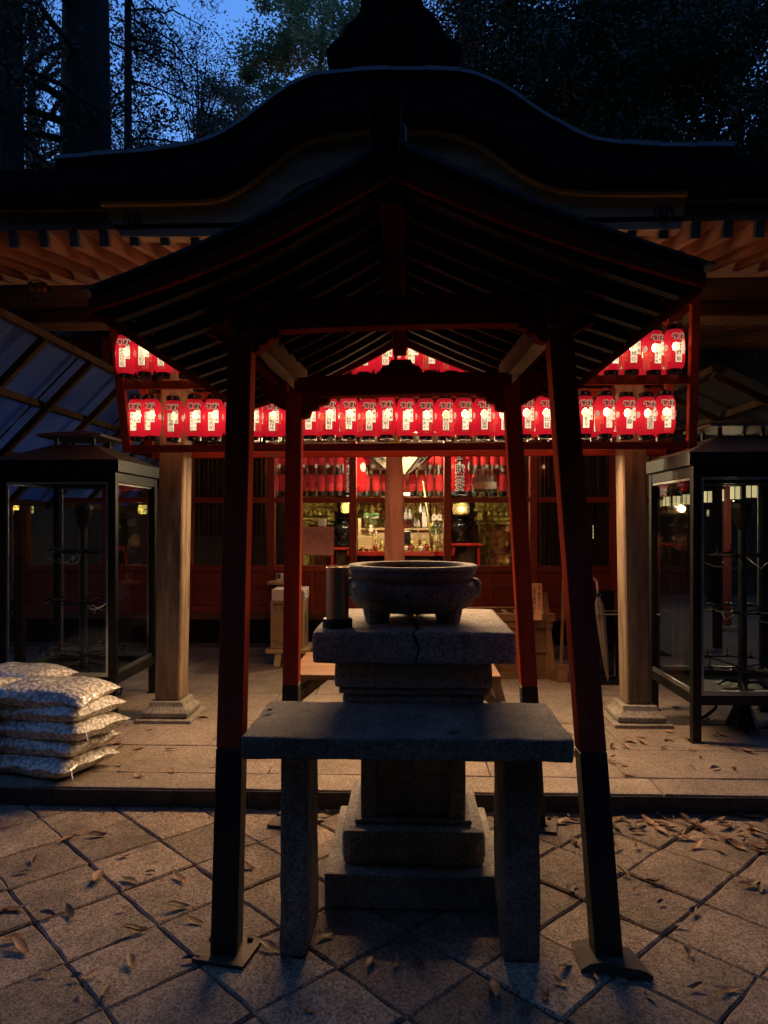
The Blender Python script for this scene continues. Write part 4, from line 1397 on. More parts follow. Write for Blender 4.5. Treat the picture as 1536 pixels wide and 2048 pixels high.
# black urns on red stands
def urn(px, py_top, py_bot, Y, label, cat='vase'):
    p = P(px, py_bot, Y); h = P(px, py_top, Y).z - p.z
    t = put('black_urn', p, label, cat, 'black altar urns')
    r = h * .42
    MB().lathe([(r * .55, 0), (r * .6, h * .05), (r * .35, h * .16), (r * .7, h * .35), (r, h * .58), (r * .95, h * .72), (r * .5, h * .82), (r * .45, h * .9), (r * .8, h * .97), (r * .85, h), (r * .5, h)], 24, p).build('urn_body', M['lacquer_black'], t, smooth=True)
    for sg in (-1, 1):
        MB().tube([p + Vector((sg * r * .5, 0, h * .88)), p + Vector((sg * r * 1.05, 0, h * .84)), p + Vector((sg * r * 1.05, 0, h * .7)), p + Vector((sg * r * .9, 0, h * .66))], r * .08, 6).build('handle', M['lacquer_black'], t, smooth=True)
    return t
urn(924, 1032, 1084, 8.5, 'glossy black urn with two handles below the lit lantern, right of the pink cloth')
urn(686, 1036, 1092, 8.5, 'glossy black urn standing just left of the second window post')
def stand(px0, px1, py0, Y, label):
    a, b = P(px0, py0, Y), P(px1, py0, Y)
    t = put('red_stand', ((a.x + b.x) / 2, Y, .685), label, 'stand', 'red altar stands')
    bx(a.x, Y - .2, a.z - .03, b.x, Y + .2, a.z).build('stand_top', M['lacquer_red'], t, bevel=.006)
    for x0 in (a.x + .03, b.x - .06):
        for y0 in (-.18, .15):
            bx(x0, Y + y0, .685, x0 + .03, Y + y0 + .03, a.z - .031).build('leg', M['lacquer_red'], t)
    bx(a.x + .03, Y - .17, .80, b.x - .03, Y + .17, .82).build('shelf', M['lacquer_red'], t)
    n = 3
    for i in range(n):
        q = put('red_box', (a.x + (b.x - a.x) * (i + .5) / n, Y - .02, .821), f"small red lacquer box, {['left', 'middle', 'right'][i]} one inside the red stand under the {'right' if px0 > 800 else 'left'} urn", 'box', 'red lacquer boxes')
        wq = (b.x - a.x) / n * .36
        c = org(q)
        bx(c.x - wq, Y - .12, .822, c.x + wq, Y + .08, .97).build('box_body', M['lacquer_red'], q, bevel=.006)
        bx(c.x - wq - .004, Y - .124, .971, c.x + wq + .004, Y + .084, 1.0).build('lid', M['lacquer_red'], q, bevel=.006)
stand(898, 962, 1086, 8.5, 'red lacquered stand carrying the right black urn')
stand(660, 706, 1094, 8.5, 'red lacquered stand carrying the left black urn')

# lit gilt lanterns in the hall
def gilt_lantern(px, py, Y, rad, h, label, group, power=0):
    p = P(px, py, Y)
    t = put('gilt_lantern', p, label, 'lantern', group)
    MB().lathe([(rad * .86, -h / 2), (rad, -h * .2), (rad, h * .2), (rad * .86, h / 2)], 12, p, cap=False).build('lantern_shade', M['lamp_gold'], t, smooth=True)
    for k in range(8):
        a = R(45 * k + 10)
        MB().tube([p + Vector((rad * .9 * math.cos(a), rad * .9 * math.sin(a), -h / 2)), p + Vector((rad * 1.03 * math.cos(a), rad * 1.03 * math.sin(a), 0)), p + Vector((rad * .9 * math.cos(a), rad * .9 * math.sin(a), h / 2))], .006, 4).build('lantern_rib', M['gold'], t)
    for zz in (-h / 2, 0, h / 2):
        rr = rad * (1.02 if zz == 0 else .9)
        MB().lathe([(rr, zz - .007), (rr + .008, zz), (rr, zz + .007)], 12, p, cap=False).build('lantern_ring', M['gold'], t)
    MB().lathe([(rad * 1.15, h / 2 + .005), (rad * .7, h / 2 + .05), (.02, h / 2 + .08)], 12, p).build('lantern_roof', M['lacquer_black'], t)
    if power: lamp('gilt_lantern_light', p + Vector((0, -rad - .06, 0)), power, (1, .74, .38), .04)
    return t
gilt_lantern(693, 1016, 8.3, .065, .11, 'glowing gilt lantern just left of the second window post', 'lit gilt lanterns in the hall', 6)
gl_ = gilt_lantern(922, 1018, 8.3, .095, .12, 'glowing gilt lantern with a dark red plate above the right black urn', 'lit gilt lanterns in the hall', 7)
pq = P(922, 1019, 8.19)
bx(pq.x - .062, 8.185, pq.z - .035, pq.x + .062, 8.195, pq.z + .035).build('name_plate', M['hall_red'], gl_)
for px, lb in ((37, 'leftmost glowing gilt lantern seen through the left glass cabinet'), (58, 'second glowing gilt lantern from the left seen through the left glass cabinet'), (286, 'glowing gilt lantern seen just left of the left porch column')):
    gilt_lantern(px, 1019, 8.3, .055, .10, lb, 'lit gilt lanterns in the hall', 2 if px != 58 else 0)
lamp('hanging_lamp_light', hp + Vector((0, -.45, -.1)), 105, (1, .76, .46), .10)
lamp('altar_light', (0.15, 8.0, 2.35), 125, (1, .76, .46), .12)

# altar shelf and offerings
SY = 8.45
sa, sb = P(716, 1056, SY), P(888, 1056, SY)
t = put('altar_shelf', ((sa.x + sb.x) / 2, SY, .685), 'pale wooden altar shelf unit crowded with offerings behind the pink cloth', 'shelf')
bx(sa.x, SY - .02, sa.z - .025, sb.x, SY + .30, sa.z).build('shelf_board', M['pale_wood'], t, bevel=.004)
bx(sa.x, SY + .02, P(0, 1092, SY).z, sb.x, SY + .04, sa.z - .026).build('front_board', M['pale_wood'], t)
za_ = P(0, 1100, SY).z
bx(sa.x - .1, SY - .30, za_ - .05, sb.x + .1, SY + .30, za_).build('lower_shelf', M['lacquer_red'], t, bevel=.004)
bx(sa.x - .1, SY - .26, .685, sb.x + .1, SY + .28, za_ - .051).build('shelf_body', M['dark_wood'], t)
u0, u1 = P(866, 1040, SY), P(886, 1040, SY)
for xx in (u0.x - .01, u1.x):
    bx(xx, SY + .02, sa.z + .001, xx + .018, SY + .2, u0.z - .011).build('shelf_post', M['white_card'], t)
bx(u0.x - .02, SY, u0.z - .01, u1.x + .03, SY + .22, u0.z).build('upper_board', M['pale_wood'], t)

def boxy(name, px0, px1, py0, py1, Y, mat, label, cat, depth=.1, group=None, hole=None, lid=None):
    a, b = P(px0, py1, Y), P(px1, py0, Y)
    t = put(name, ((a.x + b.x) / 2, Y, a.z), label, cat, group)
    bx(a.x, Y, a.z + .001, b.x, Y + depth, b.z).build('body', mat, t, bevel=.004)
    if hole:
        c = Vector(((a.x + b.x) / 2, Y, (a.z + b.z) / 2))
        MB().lathe([(.018, -.002), (.018, .003)], 12).xform(Matrix.Translation(c) @ Matrix.Rotation(R(90), 4, 'X')).build('round_hole', M['ink'], t)
    if lid:
        bx(a.x - .004, Y - .004, b.z + .001, b.x + .004, Y + depth + .004, b.z + .02).build('lid', lid, t)
    return t
boxy('book_stack', 729, 758, 1026, 1031, SY - .05, M['green'], 'green covered book lying on top of the white carton left of the pink cloth', 'book', .16)
boxy('carton', 728, 757, 1032, 1037.5, SY - .05, M['white_card'], 'flat white carton under the green book left of the pink cloth', 'box', .18)
boxy('offering_box', 729, 748, 1038, 1055, SY + .03, M['pale_wood'], 'small pale wooden box with a round hole left of the pink cloth', 'box', .1, 'round holed boxes', True)
boxy('offering_box', 809, 823, 1042, 1054.8, SY + .03, M['hall_red'], 'small dark red box with a round mark just right of the pink cloth', 'box', .1, 'round holed boxes', True)
boxy('offering_box', 868, 881, 1041, 1054.8, SY + .06, M['white_card'], 'small white box with a dark diamond under the two shrine models', 'box', .1, 'round holed boxes', True)
boxy('offering_box', 858, 865, 1046, 1054.8, SY + .03, M['yellow'], 'tiny yellow box among the bottles on the altar shelf', 'box', .05)
boxy('white_cup_box', 844, 854, 1032, 1054.8, SY + .02, M['white_card'], 'tall white carton standing among bottles right of the pink cloth', 'carton', .07)
boxy('tool_case', 808, 821, 1062, 1088, SY - .1, M['lacquer_black'], 'black upright box leaning against the pale altar board', 'box', .05)
boxy('standing_plaque', 716, 722, 1036, 1080, SY - .12, M['pale_wood'], 'tall narrow pale wooden plaque just right of the second window post', 'plaque', .05)
boxy('display_card', 636, 652, 1038, 1053, 8.2, M['white_paper'], 'white display card standing above the pink paper notice', 'card', .01, None, None)
boxy('slip_tray', 803, 820, 985, 992, 8.0, M['white_card'], 'flat white carton on the window rail right of the pink cloth', 'box', .1)
bw = boxy('wooden_bracket', 716, 744, 1072, 1098, SY - .22, M['pale_wood'], 'pale plywood offering stand with a sloping top at the lower left of the altar', 'stand', .16)
for i, px in enumerate((869, 879)):
    a = P(px - 5, 1040, SY + .05); wq = .03
    t = put('shrine_model', (a.x + wq, SY + .05, a.z), f"tiny pale shrine model with peaked roof, {'left' if i == 0 else 'right'} one above the white box", 'shrine model', 'shrine models')
    MB().prism([(a.x, a.z), (a.x + .056, a.z), (a.x + .056, a.z + .055), (a.x + .028, a.z + .08), (a.x, a.z + .055)], SY + .05, SY + .10).build('model_body', M['white_card'], t)
    MB().lathe([(.009, 0), (.009, .002)], 8).xform(Matrix.Translation((a.x + .028, SY + .049, a.z + .035)) @ Matrix.Rotation(R(90), 4, 'X')).build('model_door', M['mid_wood'], t)
def bottle(px, pyt, pyb, Y, mat, label, group='bottles on the altar'):
    p = P(px, pyb, Y); h = P(px, pyt, Y).z - p.z; r = h * .19
    t = put('bottle', p, label, 'bottle', group)
    MB().lathe([(r, 0.001), (r, h * .55), (r * .85, h * .66), (r * .35, h * .78), (r * .33, h * .93)], 12, p).build('bottle_body', mat, t, smooth=True)
    MB().lathe([(r * .4, h * .931), (r * .4, h)], 10, p).build('cap', M['white_card'], t)
    bx(p.x - r * .8, p.y - r - .003, p.z + h * .15, p.x + r * .8, p.y - r - .001, p.z + h * .45).build('bottle_label', M['white_paper'], t)
for px, a, b, mt, lb in ((812, 1018, 1041, 'bottle_glass', 'clear bottle nearest the pink cloth on the upper altar shelf'), (820, 1019, 1041, 'bottle_glass', 'second clear bottle right of the pink cloth on the altar'), (830, 1036, 1055, 'bottle_glass', 'small clear bottle in the middle of the altar shelf'),
                         (837, 1038, 1055, 'white_card', 'small white bottle in the middle of the altar shelf'), (841, 1008, 1026, 'white_card', 'white flask at the upper part of the altar right of the cloth'), (848, 1013, 1034, 'bottle_glass', 'pale sake bottle above the tall white carton')):
    bottle(px, a, b, SY + .06, M[mt], lb)
for i in range(5):
    bottle(953 + i * 8, 938, 985, 7.95, M['bottle_glass'], f"large glass bottle on the window rail, {ORD[i]} of five beside the gilt pillar", 'glass bottles on the window rail')
a, b = P(846, 962, 8.05), P(864, 1100, 8.05)
t = put('bamboo_pole', b, 'thin bamboo pole leaning diagonally across the altar window', 'pole')
MB().tube([a, a.lerp(b, .5) + Vector((.004, 0, 0)), b], .009, 8, .012).build('pole', M['pale_wood'], t, smooth=True)
for k in range(5): MB().lathe([(.0125, -.003), (.0125, .003)], 8, a.lerp(b, .1 + k * .2)).build('node', M['mid_wood'], t)
# gilt altar cabinet behind the shelf with hung ornaments
AY = 9.3
aa, ab = P(712, 1000, AY), P(892, 1000, AY)
t = put('gilt_altar_cabinet', ((aa.x + ab.x) / 2, AY, .685), 'gilt altar cabinet with doors and carved tiers deep behind the pink cloth', 'altar')
zb_c = P(0, 1062, AY).z
bx(aa.x, AY, .685, ab.x, AY + .4, zb_c).build('cabinet_base', M['red_gold'], t)
z = zb_c
for i, (d_, h_) in enumerate(((.06, .05), (.02, .10), (.05, .04))):
    bx(aa.x - d_, AY - .05 - d_, z + .001, ab.x + d_, AY + .4, z + h_).build('cabinet_tier', M['gold'], t, bevel=.01); z += h_
for i in range(6):
    x0 = aa.x + (ab.x - aa.x) * i / 6
    bx(x0 + .006, AY + .05, z + .001, x0 + (ab.x - aa.x) / 6 - .006, AY + .09, z + .42).build('cabinet_door', M['red_gold' if i % 2 else 'gold'], t, bevel=.006)
    MB().lathe([(.02, 0), (.016, .02), (.004, .024)], 10).xform(Matrix.Translation((x0 + .1, AY + .05, z + .2)) @ Matrix.Rotation(R(90), 4, 'X')).build('door_boss', M['gold'], t, smooth=True)
for i, (d_, h_) in enumerate(((.03, .05), (.09, .06), (.14, .05))):
    bx(aa.x - d_, AY - .05 - d_, z + .425, ab.x + d_, AY + .4, z + .423 + h_).build('cabinet_cornice', M['gold'], t, bevel=.012); z += h_
for i in range(13):
    px = 716 + i * 14
    if 764 < px < 806: continue
    p = P(px, 1013 + (i % 3) * 3, 8.75)
    t = put('hung_ornament', p, f"small gilt pendant ornament hanging above the altar, {ORD[i]} from the left", 'ornament', 'gilt pendants above the altar')
    MB().lathe([(.006, .05), (.03, .03), (.022, .0), (.034, -.02), (.02, -.05), (.004, -.07)], 10, p).build('pendant', M['gold'], t, smooth=True)
    MB().tube([p + Vector((0, 0, .05)), p + Vector((0, 0, .5))], .004, 4).build('chain', M['gold'], t)
r_ = random.Random(31)
for i in range(15):
    px = 716 + i * 12
    if 766 < px < 806: continue
    p = P(px, 1084, SY - .05 - .1 * (i % 2)); p.z = za_ + .001
    h = r_.uniform(.10, .20)
    t = put('candlestick', p, f"slim brass candlestick on the low altar shelf, {ORD[i]} along the row", 'candlestick', 'brass candlesticks on the altar')
    MB().lathe([(.03, 0), (.026, .012), (.008, .025), (.007, h * .6), (.016, h * .66), (.006, h * .72), (.024, h), (.004, h)], 10, p).build('stem', M['gold'], t, smooth=True)
    MB().lathe([(.007, h), (.007, h + .06), (.001, h + .066)], 8, p).build('candle', M['white_card'], t, smooth=True)
# evergreen sprigs, dishes and small gilt vessels
def sprig(px, py, Y, label):
    p = P(px, py, Y)
    t = put('sprig_vase', p, label, 'vase', 'altar sprig vases')
    MB().lathe([(.02, 0.001), (.03, .03), (.018, .07), (.022, .09)], 10, p).build('vase_body', M['white_card'], t, smooth=True)
    m = MB(); r_ = random.Random(int(px))
    for k in range(40):
        c = p + Vector((r_.gauss(0, .04), r_.gauss(0, .03), .16 + r_.gauss(0, .04)))
        d = Vector((r_.uniform(-1, 1), r_.uniform(-1, 1), r_.uniform(-.5, 1))).normalized() * .035
        s = d.cross(Vector((0, 1, .3))).normalized() * .010
        m.add([c - d, c + s, c + d, c - s], [(0, 1, 2, 3)])
    o = m.build('foliage', M['broad_leaf'], t); o['kind'] = 'stuff'
sprig(874, 1086, SY - .12, 'white vase of evergreen sprigs at the right of the altar')
sprig(742, 1066, SY - .12, 'white vase of evergreen sprigs left of the pink cloth')
r_ = random.Random(2)
for i, (px, py) in enumerate(((726, 1098), (738, 1100), (750, 1097), (757, 1100), (812, 1096), (822, 1099), (832, 1094), (843, 1099), (853, 1096), (868, 1099), (880, 1097))):
    p = P(px, py, SY - .2); p.z = za_ + .001
    kind = i % 3
    t = put('altar_vessel', p, f"small {['gilt', 'white', 'red'][kind]} vessel on the low altar shelf, {ORD[i]} from the left", 'vessel', 'small altar vessels')
    h = r_.uniform(.03, .07); r0 = r_.uniform(.018, .035)
    MB().lathe([(r0 * .6, .001), (r0 * .4, h * .3), (r0, h * .7), (r0 * .9, h), (r0 * .8, h), (r0 * .3, h * .4)], 12, p).build('vessel_body', M[['gold', 'white_card', 'lacquer_red'][kind]], t, smooth=True)
    MB().lathe([(r0 * .8, h + .001), (r0 * .3, h + .012), (.004, h + .02)], 10, p).build('lid', M[['gold', 'gold', 'lacquer_black'][kind]], t, smooth=True)
# pink notice stuck inside the pane
na, nb = P(605, 1110, 7.485), P(667.5, 1054, 7.485)
t = put('paper_notice', ((na.x + nb.x) / 2, 7.485, na.z), 'pink paper notice with columns of small writing on the hall window', 'notice')
bx(na.x, 7.488, na.z, nb.x, 7.491, nb.z).build('paper', M['pink_paper'], t)
ntxt = ['御参拝の皆様へ', 'お線香ローソクの火は', '必ず消してお帰り下さい', '境内での火の取扱いには', '十分御注意下さい', 'お供え物は各自で', 'お持ち帰り下さい', '御祈祷の受付は', '午前九時より', '午後四時まで', '社務所にて承ります', '御守御札もございます', '平成吉日 宝山寺', '弁財天']
it = []
for k, tx in enumerate(ntxt):
    uu = nb.x - .02 - k * (nb.x - na.x - .04) / (len(ntxt) - 1)
    it += [(c, uu, nb.z - .025 - j * .0205, .018) for j, c in enumerate(tx)]
letters(it, lambda u, v: Vector((u, 7.486, v)), .006).build('notice_lettering', M['ink_soft'], t)
# dark split blinds in the outer bays
for k, (pa, pb) in enumerate(((390, 532), (1080, 1222))):
    a, b = P(pa, 1000, 7.62), P(pb, 1000, 7.62)
    t = put('slatted_blind', ((a.x + b.x) / 2, 7.62, zs), f"dark upright slatted blind behind the window next to the {'left' if k == 0 else 'right'} porch column", 'blind', 'dark slatted blinds')
    n = 16
    for i in range(n):
        xx = a.x + (b.x - a.x) * (i + .5) / n
        MB().beam((xx, 7.62 + .008 * (i % 2), zs + (.0 if k else .32)), (xx, 7.62 + .008 * (i % 2), zt), (b.x - a.x) / n * .8, .012, (0, 1, 0)).build('slat', M['dark_wood'], t)
# white lit strip sign and little lamp in the right bay
p = P(1186, 1064, 7.9)
t = put('lettered_lamp', p, 'small narrow cream lamp with lettering glowing in the right window', 'lamp')
MB().lathe([(.03, -.07), (.036, -.04), (.036, .04), (.03, .07)], 10, p, cap=True).build('lamp_shade', M['lamp_cream'], t)
letters(column_text('御神燈', 0, .06, -.06, .04), lambda u, v: p + Vector((u, -.039, v))).build('lamp_lettering', M['ink'], t)

# ================================================================== THINGS ON THE PORCH
FZ = STEP_Z
# cardboard boxes on a stool
BY = 6.95
a, b = P(541, 1297, BY), P(605, 1203, BY)
xr_ = P(606, 1297, BY).x
t = put('wooden_stool', ((a.x + b.x) / 2, BY + .2, FZ), 'low wooden stool carrying the cardboard boxes beside the left rear canopy leg', 'stool')
zs_ = a.z
bx(a.x - .045, BY - .03, zs_ - .045, b.x + .06, BY + .42, zs_ - .003).build('stool_top', M['pale_wood'], t, bevel=.005)
for x0 in (a.x + .06, b.x - .09):
    for y0 in (BY + .02, BY + .32):
        MB().beam((x0, y0, FZ), (x0 + .02, y0, zs_ - .046), .06, .06, (0, 1, 0)).build('leg', M['pale_wood'], t)
t = put('cardboard_box', ((a.x + b.x) / 2, BY + .2, zs_), 'tall brown cardboard sake carton standing on the low stool', 'box')
bx(a.x, BY, zs_, xr_, BY + .38, b.z).build('carton', M['cardboard'], t, bevel=.004)
for k in range(2):
    bx(a.x + .002, BY + .004 + k * .19, b.z + .001, xr_ - .002, BY + .186 + k * .19, b.z + .005).build('flap', M['cardboard'], t)
ff = lambda u, v: Vector((a.x + u, BY - .002, zs_ + v))
H_ = b.z - zs_
it = [(c, .055 + i * .055, H_ - .065, .034) for i, c in enumerate('日本酒')] + [(c, .04 + i * .02, H_ - .10, .018) for i, c in enumerate('1800ml×6本')] + [(c, .04 + i * .032, .075, .026) for i, c in enumerate('純米')] + [(c, .035 + i * .017, .045, .016) for i, c in enumerate('大阪府能勢町酒造')]
letters(it, ff).build('carton_print', M['ink'], t)
fr_ = MB()
for i in range(4): fr_.add([ff(.035 + i * .045, H_ - .02), ff(.035 + i * .045 + .035, H_ - .02), ff(.035 + i * .045 + .035, H_ - .04), ff(.035 + i * .045, H_ - .04)], [(0, 1, 2, 3)])
fr_.build('carton_marks', M['ink_soft'], t)
fs_ = lambda u, v: Vector((xr_ + .002, BY + .02 + u, zs_ + v))
letters([('純', .13, H_ - .17, .10), ('米', .13, H_ - .28, .10)], fs_, .01).build('carton_brushwork', M['ink'], t)
wa, wb = P(543, 1202, BY - .02), P(607, 1180, BY - .02)
t = put('white_carton', ((wa.x + wb.x) / 2, BY + .18, b.z + .006), 'flat white carton lying on top of the brown sake carton', 'box')
bx(wa.x, BY - .01, b.z + .007, P(608, 1200, BY).x, BY + .36, b.z + .117).build('carton', M['white_card'], t, bevel=.004)
bx(wa.x + .001, BY + .17, b.z + .1175, P(607, 1200, BY).x, BY + .18, b.z + .119).build('tape', M['pale_wood'], t)
letters([('奉', .33, .06, .05), ('納', .33, .02, .05)], lambda u, v: Vector((wa.x + u - .02, BY - .012, b.z + .012 + v))).build('carton_print', M['ink'], t)
# little shelf with a picture stand above the boxes
sa_ = P(536, 1163, 7.3)
t = put('wall_shelf', (sa_.x + .1, 7.3, sa_.z), 'small wooden shelf fixed to the hall wall above the cardboard boxes', 'shelf')
bx(sa_.x, 7.25, sa_.z - .03, sa_.x + .26, 7.445, sa_.z).build('shelf_board', M['pale_wood'], t, bevel=.004)
for x0 in (.04, .2): bx(sa_.x + x0, 7.35, sa_.z - .12, sa_.x + x0 + .02, 7.445, sa_.z - .031).build('bracket', M['dark_wood'], t)
t = put('photo_stand', (sa_.x + .115, 7.3, sa_.z + .001), 'small framed blue and white picture standing on the wall shelf', 'picture')
bx(sa_.x + .085, 7.30, sa_.z + .001, sa_.x + .155, 7.312, sa_.z + .085).build('frame', M['white_card'], t)
bl = pm('blue_print', (0.03, 0.06, 0.25), .5, .3)
bx(sa_.x + .09, 7.297, sa_.z + .03, sa_.x + .13, 7.299, sa_.z + .08).build('picture', bl, t)

# wooden offertory chest
OY = 6.45
oa, ob_ = P(930, 1340, OY), P(1108, 1338, OY)
oz0 = FZ
oz1 = P(1050, 1243, OY).z
t = put('offertory_chest', ((oa.x + ob_.x) / 2, OY + .25, FZ), 'panelled wooden offertory chest on the stone floor behind the right rear canopy leg', 'chest')
bx(oa.x, OY, oz0, ob_.x, OY + .5, oz0 + .06).build('chest_base', M['mid_wood'], t, bevel=.004)
bx(oa.x + .03, OY + .03, oz0 + .061, ob_.x - .03, OY + .47, oz1).build('chest_body', M['mid_wood'], t)
for (z0, z1) in ((oz1 - .06, oz1 + .002), ((oz0 + oz1) / 2 - .02, (oz0 + oz1) / 2 + .03)):
    bx(oa.x + .01, OY + .008, z0, ob_.x - .01, OY + .028, z1).build('chest_rail', M['mid_wood'], t, bevel=.003)
for k in range(4):
    xx = oa.x + .03 + (ob_.x - oa.x - .1) * k / 3
    bx(xx, OY + .0, oz0 + .061, xx + .04, OY + .0075, oz1 - .061).build('chest_stile', M['mid_wood'], t)
bx(oa.x - .01, OY - .01, oz1 + .003, ob_.x + .01, OY + .05, oz1 + .07).build('chest_rim', M['mid_wood'], t, bevel=.004)
bx(oa.x - .01, OY + .45, oz1 + .003, ob_.x + .01, OY + .51, oz1 + .07).build('chest_rim', M['mid_wood'], t, bevel=.004)
for k in range(7):
    xx = oa.x + .02 + (ob_.x - oa.x - .08) * k / 6
    bx(xx, OY + .052, oz1 + .02, xx + .04, OY + .448, oz1 + .055).build('chest_bar', M['mid_wood'], t)
# sign board
sa_, sb_ = P(1061, 1240, 6.35), P(1081, 1167, 6.35)
t = put('sign_board', (sa_.x + .05, 6.33, sa_.z), 'narrow upright wooden sign with brushed characters beside the right rear canopy leg', 'sign')
MB().beam((sb_.x - .03, 6.38, sb_.z + .0), (sa_.x + .052, 6.35, sa_.z), .095, .015, (0, 1, 0)).build('board', M['sign_board'], t)
d = Vector((sa_.x + .052 - (sb_.x - .03), -.03, sa_.z - sb_.z)); dn = d.normalized(); rt = Vector((dn.z, 0, -dn.x)) * -1
o_ = Vector((sb_.x - .03, 6.372, sb_.z))
fsb = lambda u, v: o_ + dn * (-v) + rt * u + Vector((0, -.006, 0))
it = [(c, .022, -.03 - i * .031, .03) for i, c in enumerate('お賽銭は下さい')] + [(c, -.022, -.05 - i * .029, .028) for i, c in enumerate('お供え物はこちら')]
letters(it, fsb, .01).build('sign_lettering', M['ink'], t)
MB().beam((sa_.x + .045, 6.40, FZ), (sa_.x + .0, 6.40, sb_.z + .02), .03, .02, (0, 1, 0)).build('post', M['mid_wood'], t)
# folding ladder-like frame: two props leaning together
la, lb, lt = P(1104, 1335, 6.5), P(1120, 1330, 6.4), P(1083, 1205, 6.6)
t = put('wooden_prop', (la.x, 6.5, FZ), 'slanting wooden strut leaning beside the sign board with its foot on the floor', 'strut')
MB().beam((la.x, 6.42, FZ), (lt.x, 6.47, lt.z + .1), .05, .03, (0, 1, 0)).build('strut', M['mid_wood'], t, bevel=.003)
bx(la.x - .03, 6.38, FZ, la.x + .045, 6.45, FZ + .10).build('strut_foot', M['mid_wood'], t)
t = put('standing_broom', (lb.x, 6.35, FZ), 'thin wooden pole standing in a square block behind the right front canopy leg', 'pole')
bx(lb.x - .035, 6.32, FZ, lb.x + .05, 6.40, FZ + .16).build('block', M['mid_wood'], t, bevel=.004)
MB().beam((lb.x, 6.36, FZ + .161), (lb.x + .035, 6.36, 1.25), .022, .022, (0, 1, 0)).build('pole', M['mid_wood'], t)

# umbrella in a dark rail stand
UY = 6.2
t = put('umbrella_stand', (P(1205, 1300, UY).x, UY, FZ), 'dark low umbrella rack with a pale crossbar next to the right porch column', 'rack')
x0, x1 = P(1166, 1300, UY).x, P(1258, 1300, UY).x
zb = P(1200, 1232, UY).z
bx(x0, UY + .05, FZ, x1, UY + .32, FZ + .02).build('tray', M['black_iron'], t)
for xx in (x0, x1 - .025):
    for yy in (UY + .05, UY + .3): bx(xx, yy, FZ + .021, xx + .025, yy + .025, zb).build('post', M['black_iron'], t)
for yy in (UY + .055, UY + .305): MB().tube([(x0, yy, zb + .008), (x1, yy, zb + .008)], .007, 6).build('crossbar', M['alu'], t)
bx(x0 + .03, UY + .33, FZ + .021, x1 - .03, UY + .34, P(0, 1185, UY).z).build('back_panel', M['lacquer_black'], t)
ut, ub = P(1196, 1190, UY + .10), P(1216, 1320, UY + .12)
ub.z = FZ + .022
t = put('umbrella', ub, 'closed pale umbrella with a curved white handle standing in the dark rack', 'umbrella')
ax = (ut - ub)
pt_ = lambda k: ub + ax * k
vs = MB()
rings = [(.0, .006), (.05, .012), (.3, .022), (.6, .030), (.8, .036), (.9, .030), (.96, .016), (1.0, .02)]
n = 14
for k, r in rings:
    c = pt_(k)
    vs.v += [c + Vector((math.cos(2 * math.pi * i / n) * r * (1 + .22 * (i % 2)), math.sin(2 * math.pi * i / n) * r * (1 + .22 * (i % 2)), 0)) for i in range(n)]
for j in range(len(rings) - 1):
    vs.f += [(j * n + i, j * n + (i + 1) % n, (j + 1) * n + (i + 1) % n, (j + 1) * n + i) for i in range(n)]
vs.build('canopy', M['umbrella_cloth'], t)
top = pt_(1.0)
hk = [top, top + Vector((-.006, 0, .09))]
for k in range(9):
    a_ = math.pi * k / 8
    hk.append(top + Vector((-.05 + .043 * math.cos(a_), 0, .10 + .045 * math.sin(a_))))
hk.append(hk[-1] + Vector((.002, 0, -.03)))
MB().tube(hk, .009, 8).build('handle', M['handle_plastic'], t, smooth=True)
MB().lathe([(.024, -.012), (.026, 0), (.022, .014)], 12, top).build('collar', M['lacquer_black'], t)

# low slanted trestle behind the pedestal
TY = 4.55
t = put('wooden_trestle', (.18, TY, FZ), 'weathered wooden trestle with sloping side rails standing behind the pedestal', 'trestle')
for (pa, pb, sg) in ((560, 588, 1), (1018, 992, -1)):
    a, b = P(pa, 1400, TY), P(pb, 1345, TY)
    MB().beam((a.x - sg * .02, TY, FZ), (b.x, TY + .02, .50), .055, .05, (0, 1, 0)).build('leg', M['old_wood'], t, bevel=.004)
    MB().beam((a.x - sg * .02, TY + .75, FZ), (b.x, TY + .73, .50), .055, .05, (0, 1, 0)).build('leg', M['old_wood'], t, bevel=.004)
    MB().beam((a.x - sg * .035, TY - .25, FZ + .21), (a.x + sg * .34, TY + .95, FZ + .36), .05, .075, (0, 0, 1)).build('side_rail', M['old_wood'], t, bevel=.004)
MB().box(P(588, 1345, TY).x - .03, TY - .02, .502, P(992, 1345, TY).x + .03, TY + .78, .535).build('trestle_top', M['mid_wood'], t, bevel=.004)

# ================================================================== BAGS OF PEBBLES
def bag_mesh(seed):
    r_ = random.Random(seed)
    L, W, H = .30, .21, .062
    nu, nv = 22, 16
    m = MB()
    def fn(s, sg):
        def g(u, v):
            a, b = 2 * u - 1, 2 * v - 1
            ea = max(0, 1 - abs(a) ** 5) ** .62
            eb = max(0, 1 - abs(b) ** 5) ** .62
            x = L * a * (1 - .10 * (1 - abs(b) ** 2) * abs(a) ** 8 * 0 - .06 * (1 - b * b) * abs(a) ** 3)
            y = W * b * (1 - .09 * (1 - a * a) * abs(b) ** 3)
            q = Vector((x * 5 + seed * 3, y * 5, sg))
            h = H * ea * eb * (1 + .35 * noise.noise(q))
            edge = max(abs(a), abs(b)) ** 10
            zz = sg * h + .02 * edge * noise.noise(Vector((x * 9, y * 9, seed)))
            return (x, y, zz + .006 * noise.noise(q * 4) * (1 - edge))
        return g
    m.grid(fn(0, 1), nu, nv)
    m2 = MB().grid(fn(0, -1), nu, nv)
    m2.f = [f[::-1] for f in m2.f]
    m.add(m2.v, m2.f)
    return m.mesh('bag', M['pebble_bag'], smooth=True)
bag_meshes = [bag_mesh(s) for s in range(5)]
rb = random.Random(4)
bz = ['bottom', 'second from the bottom', 'middle', 'second from the top', 'top']
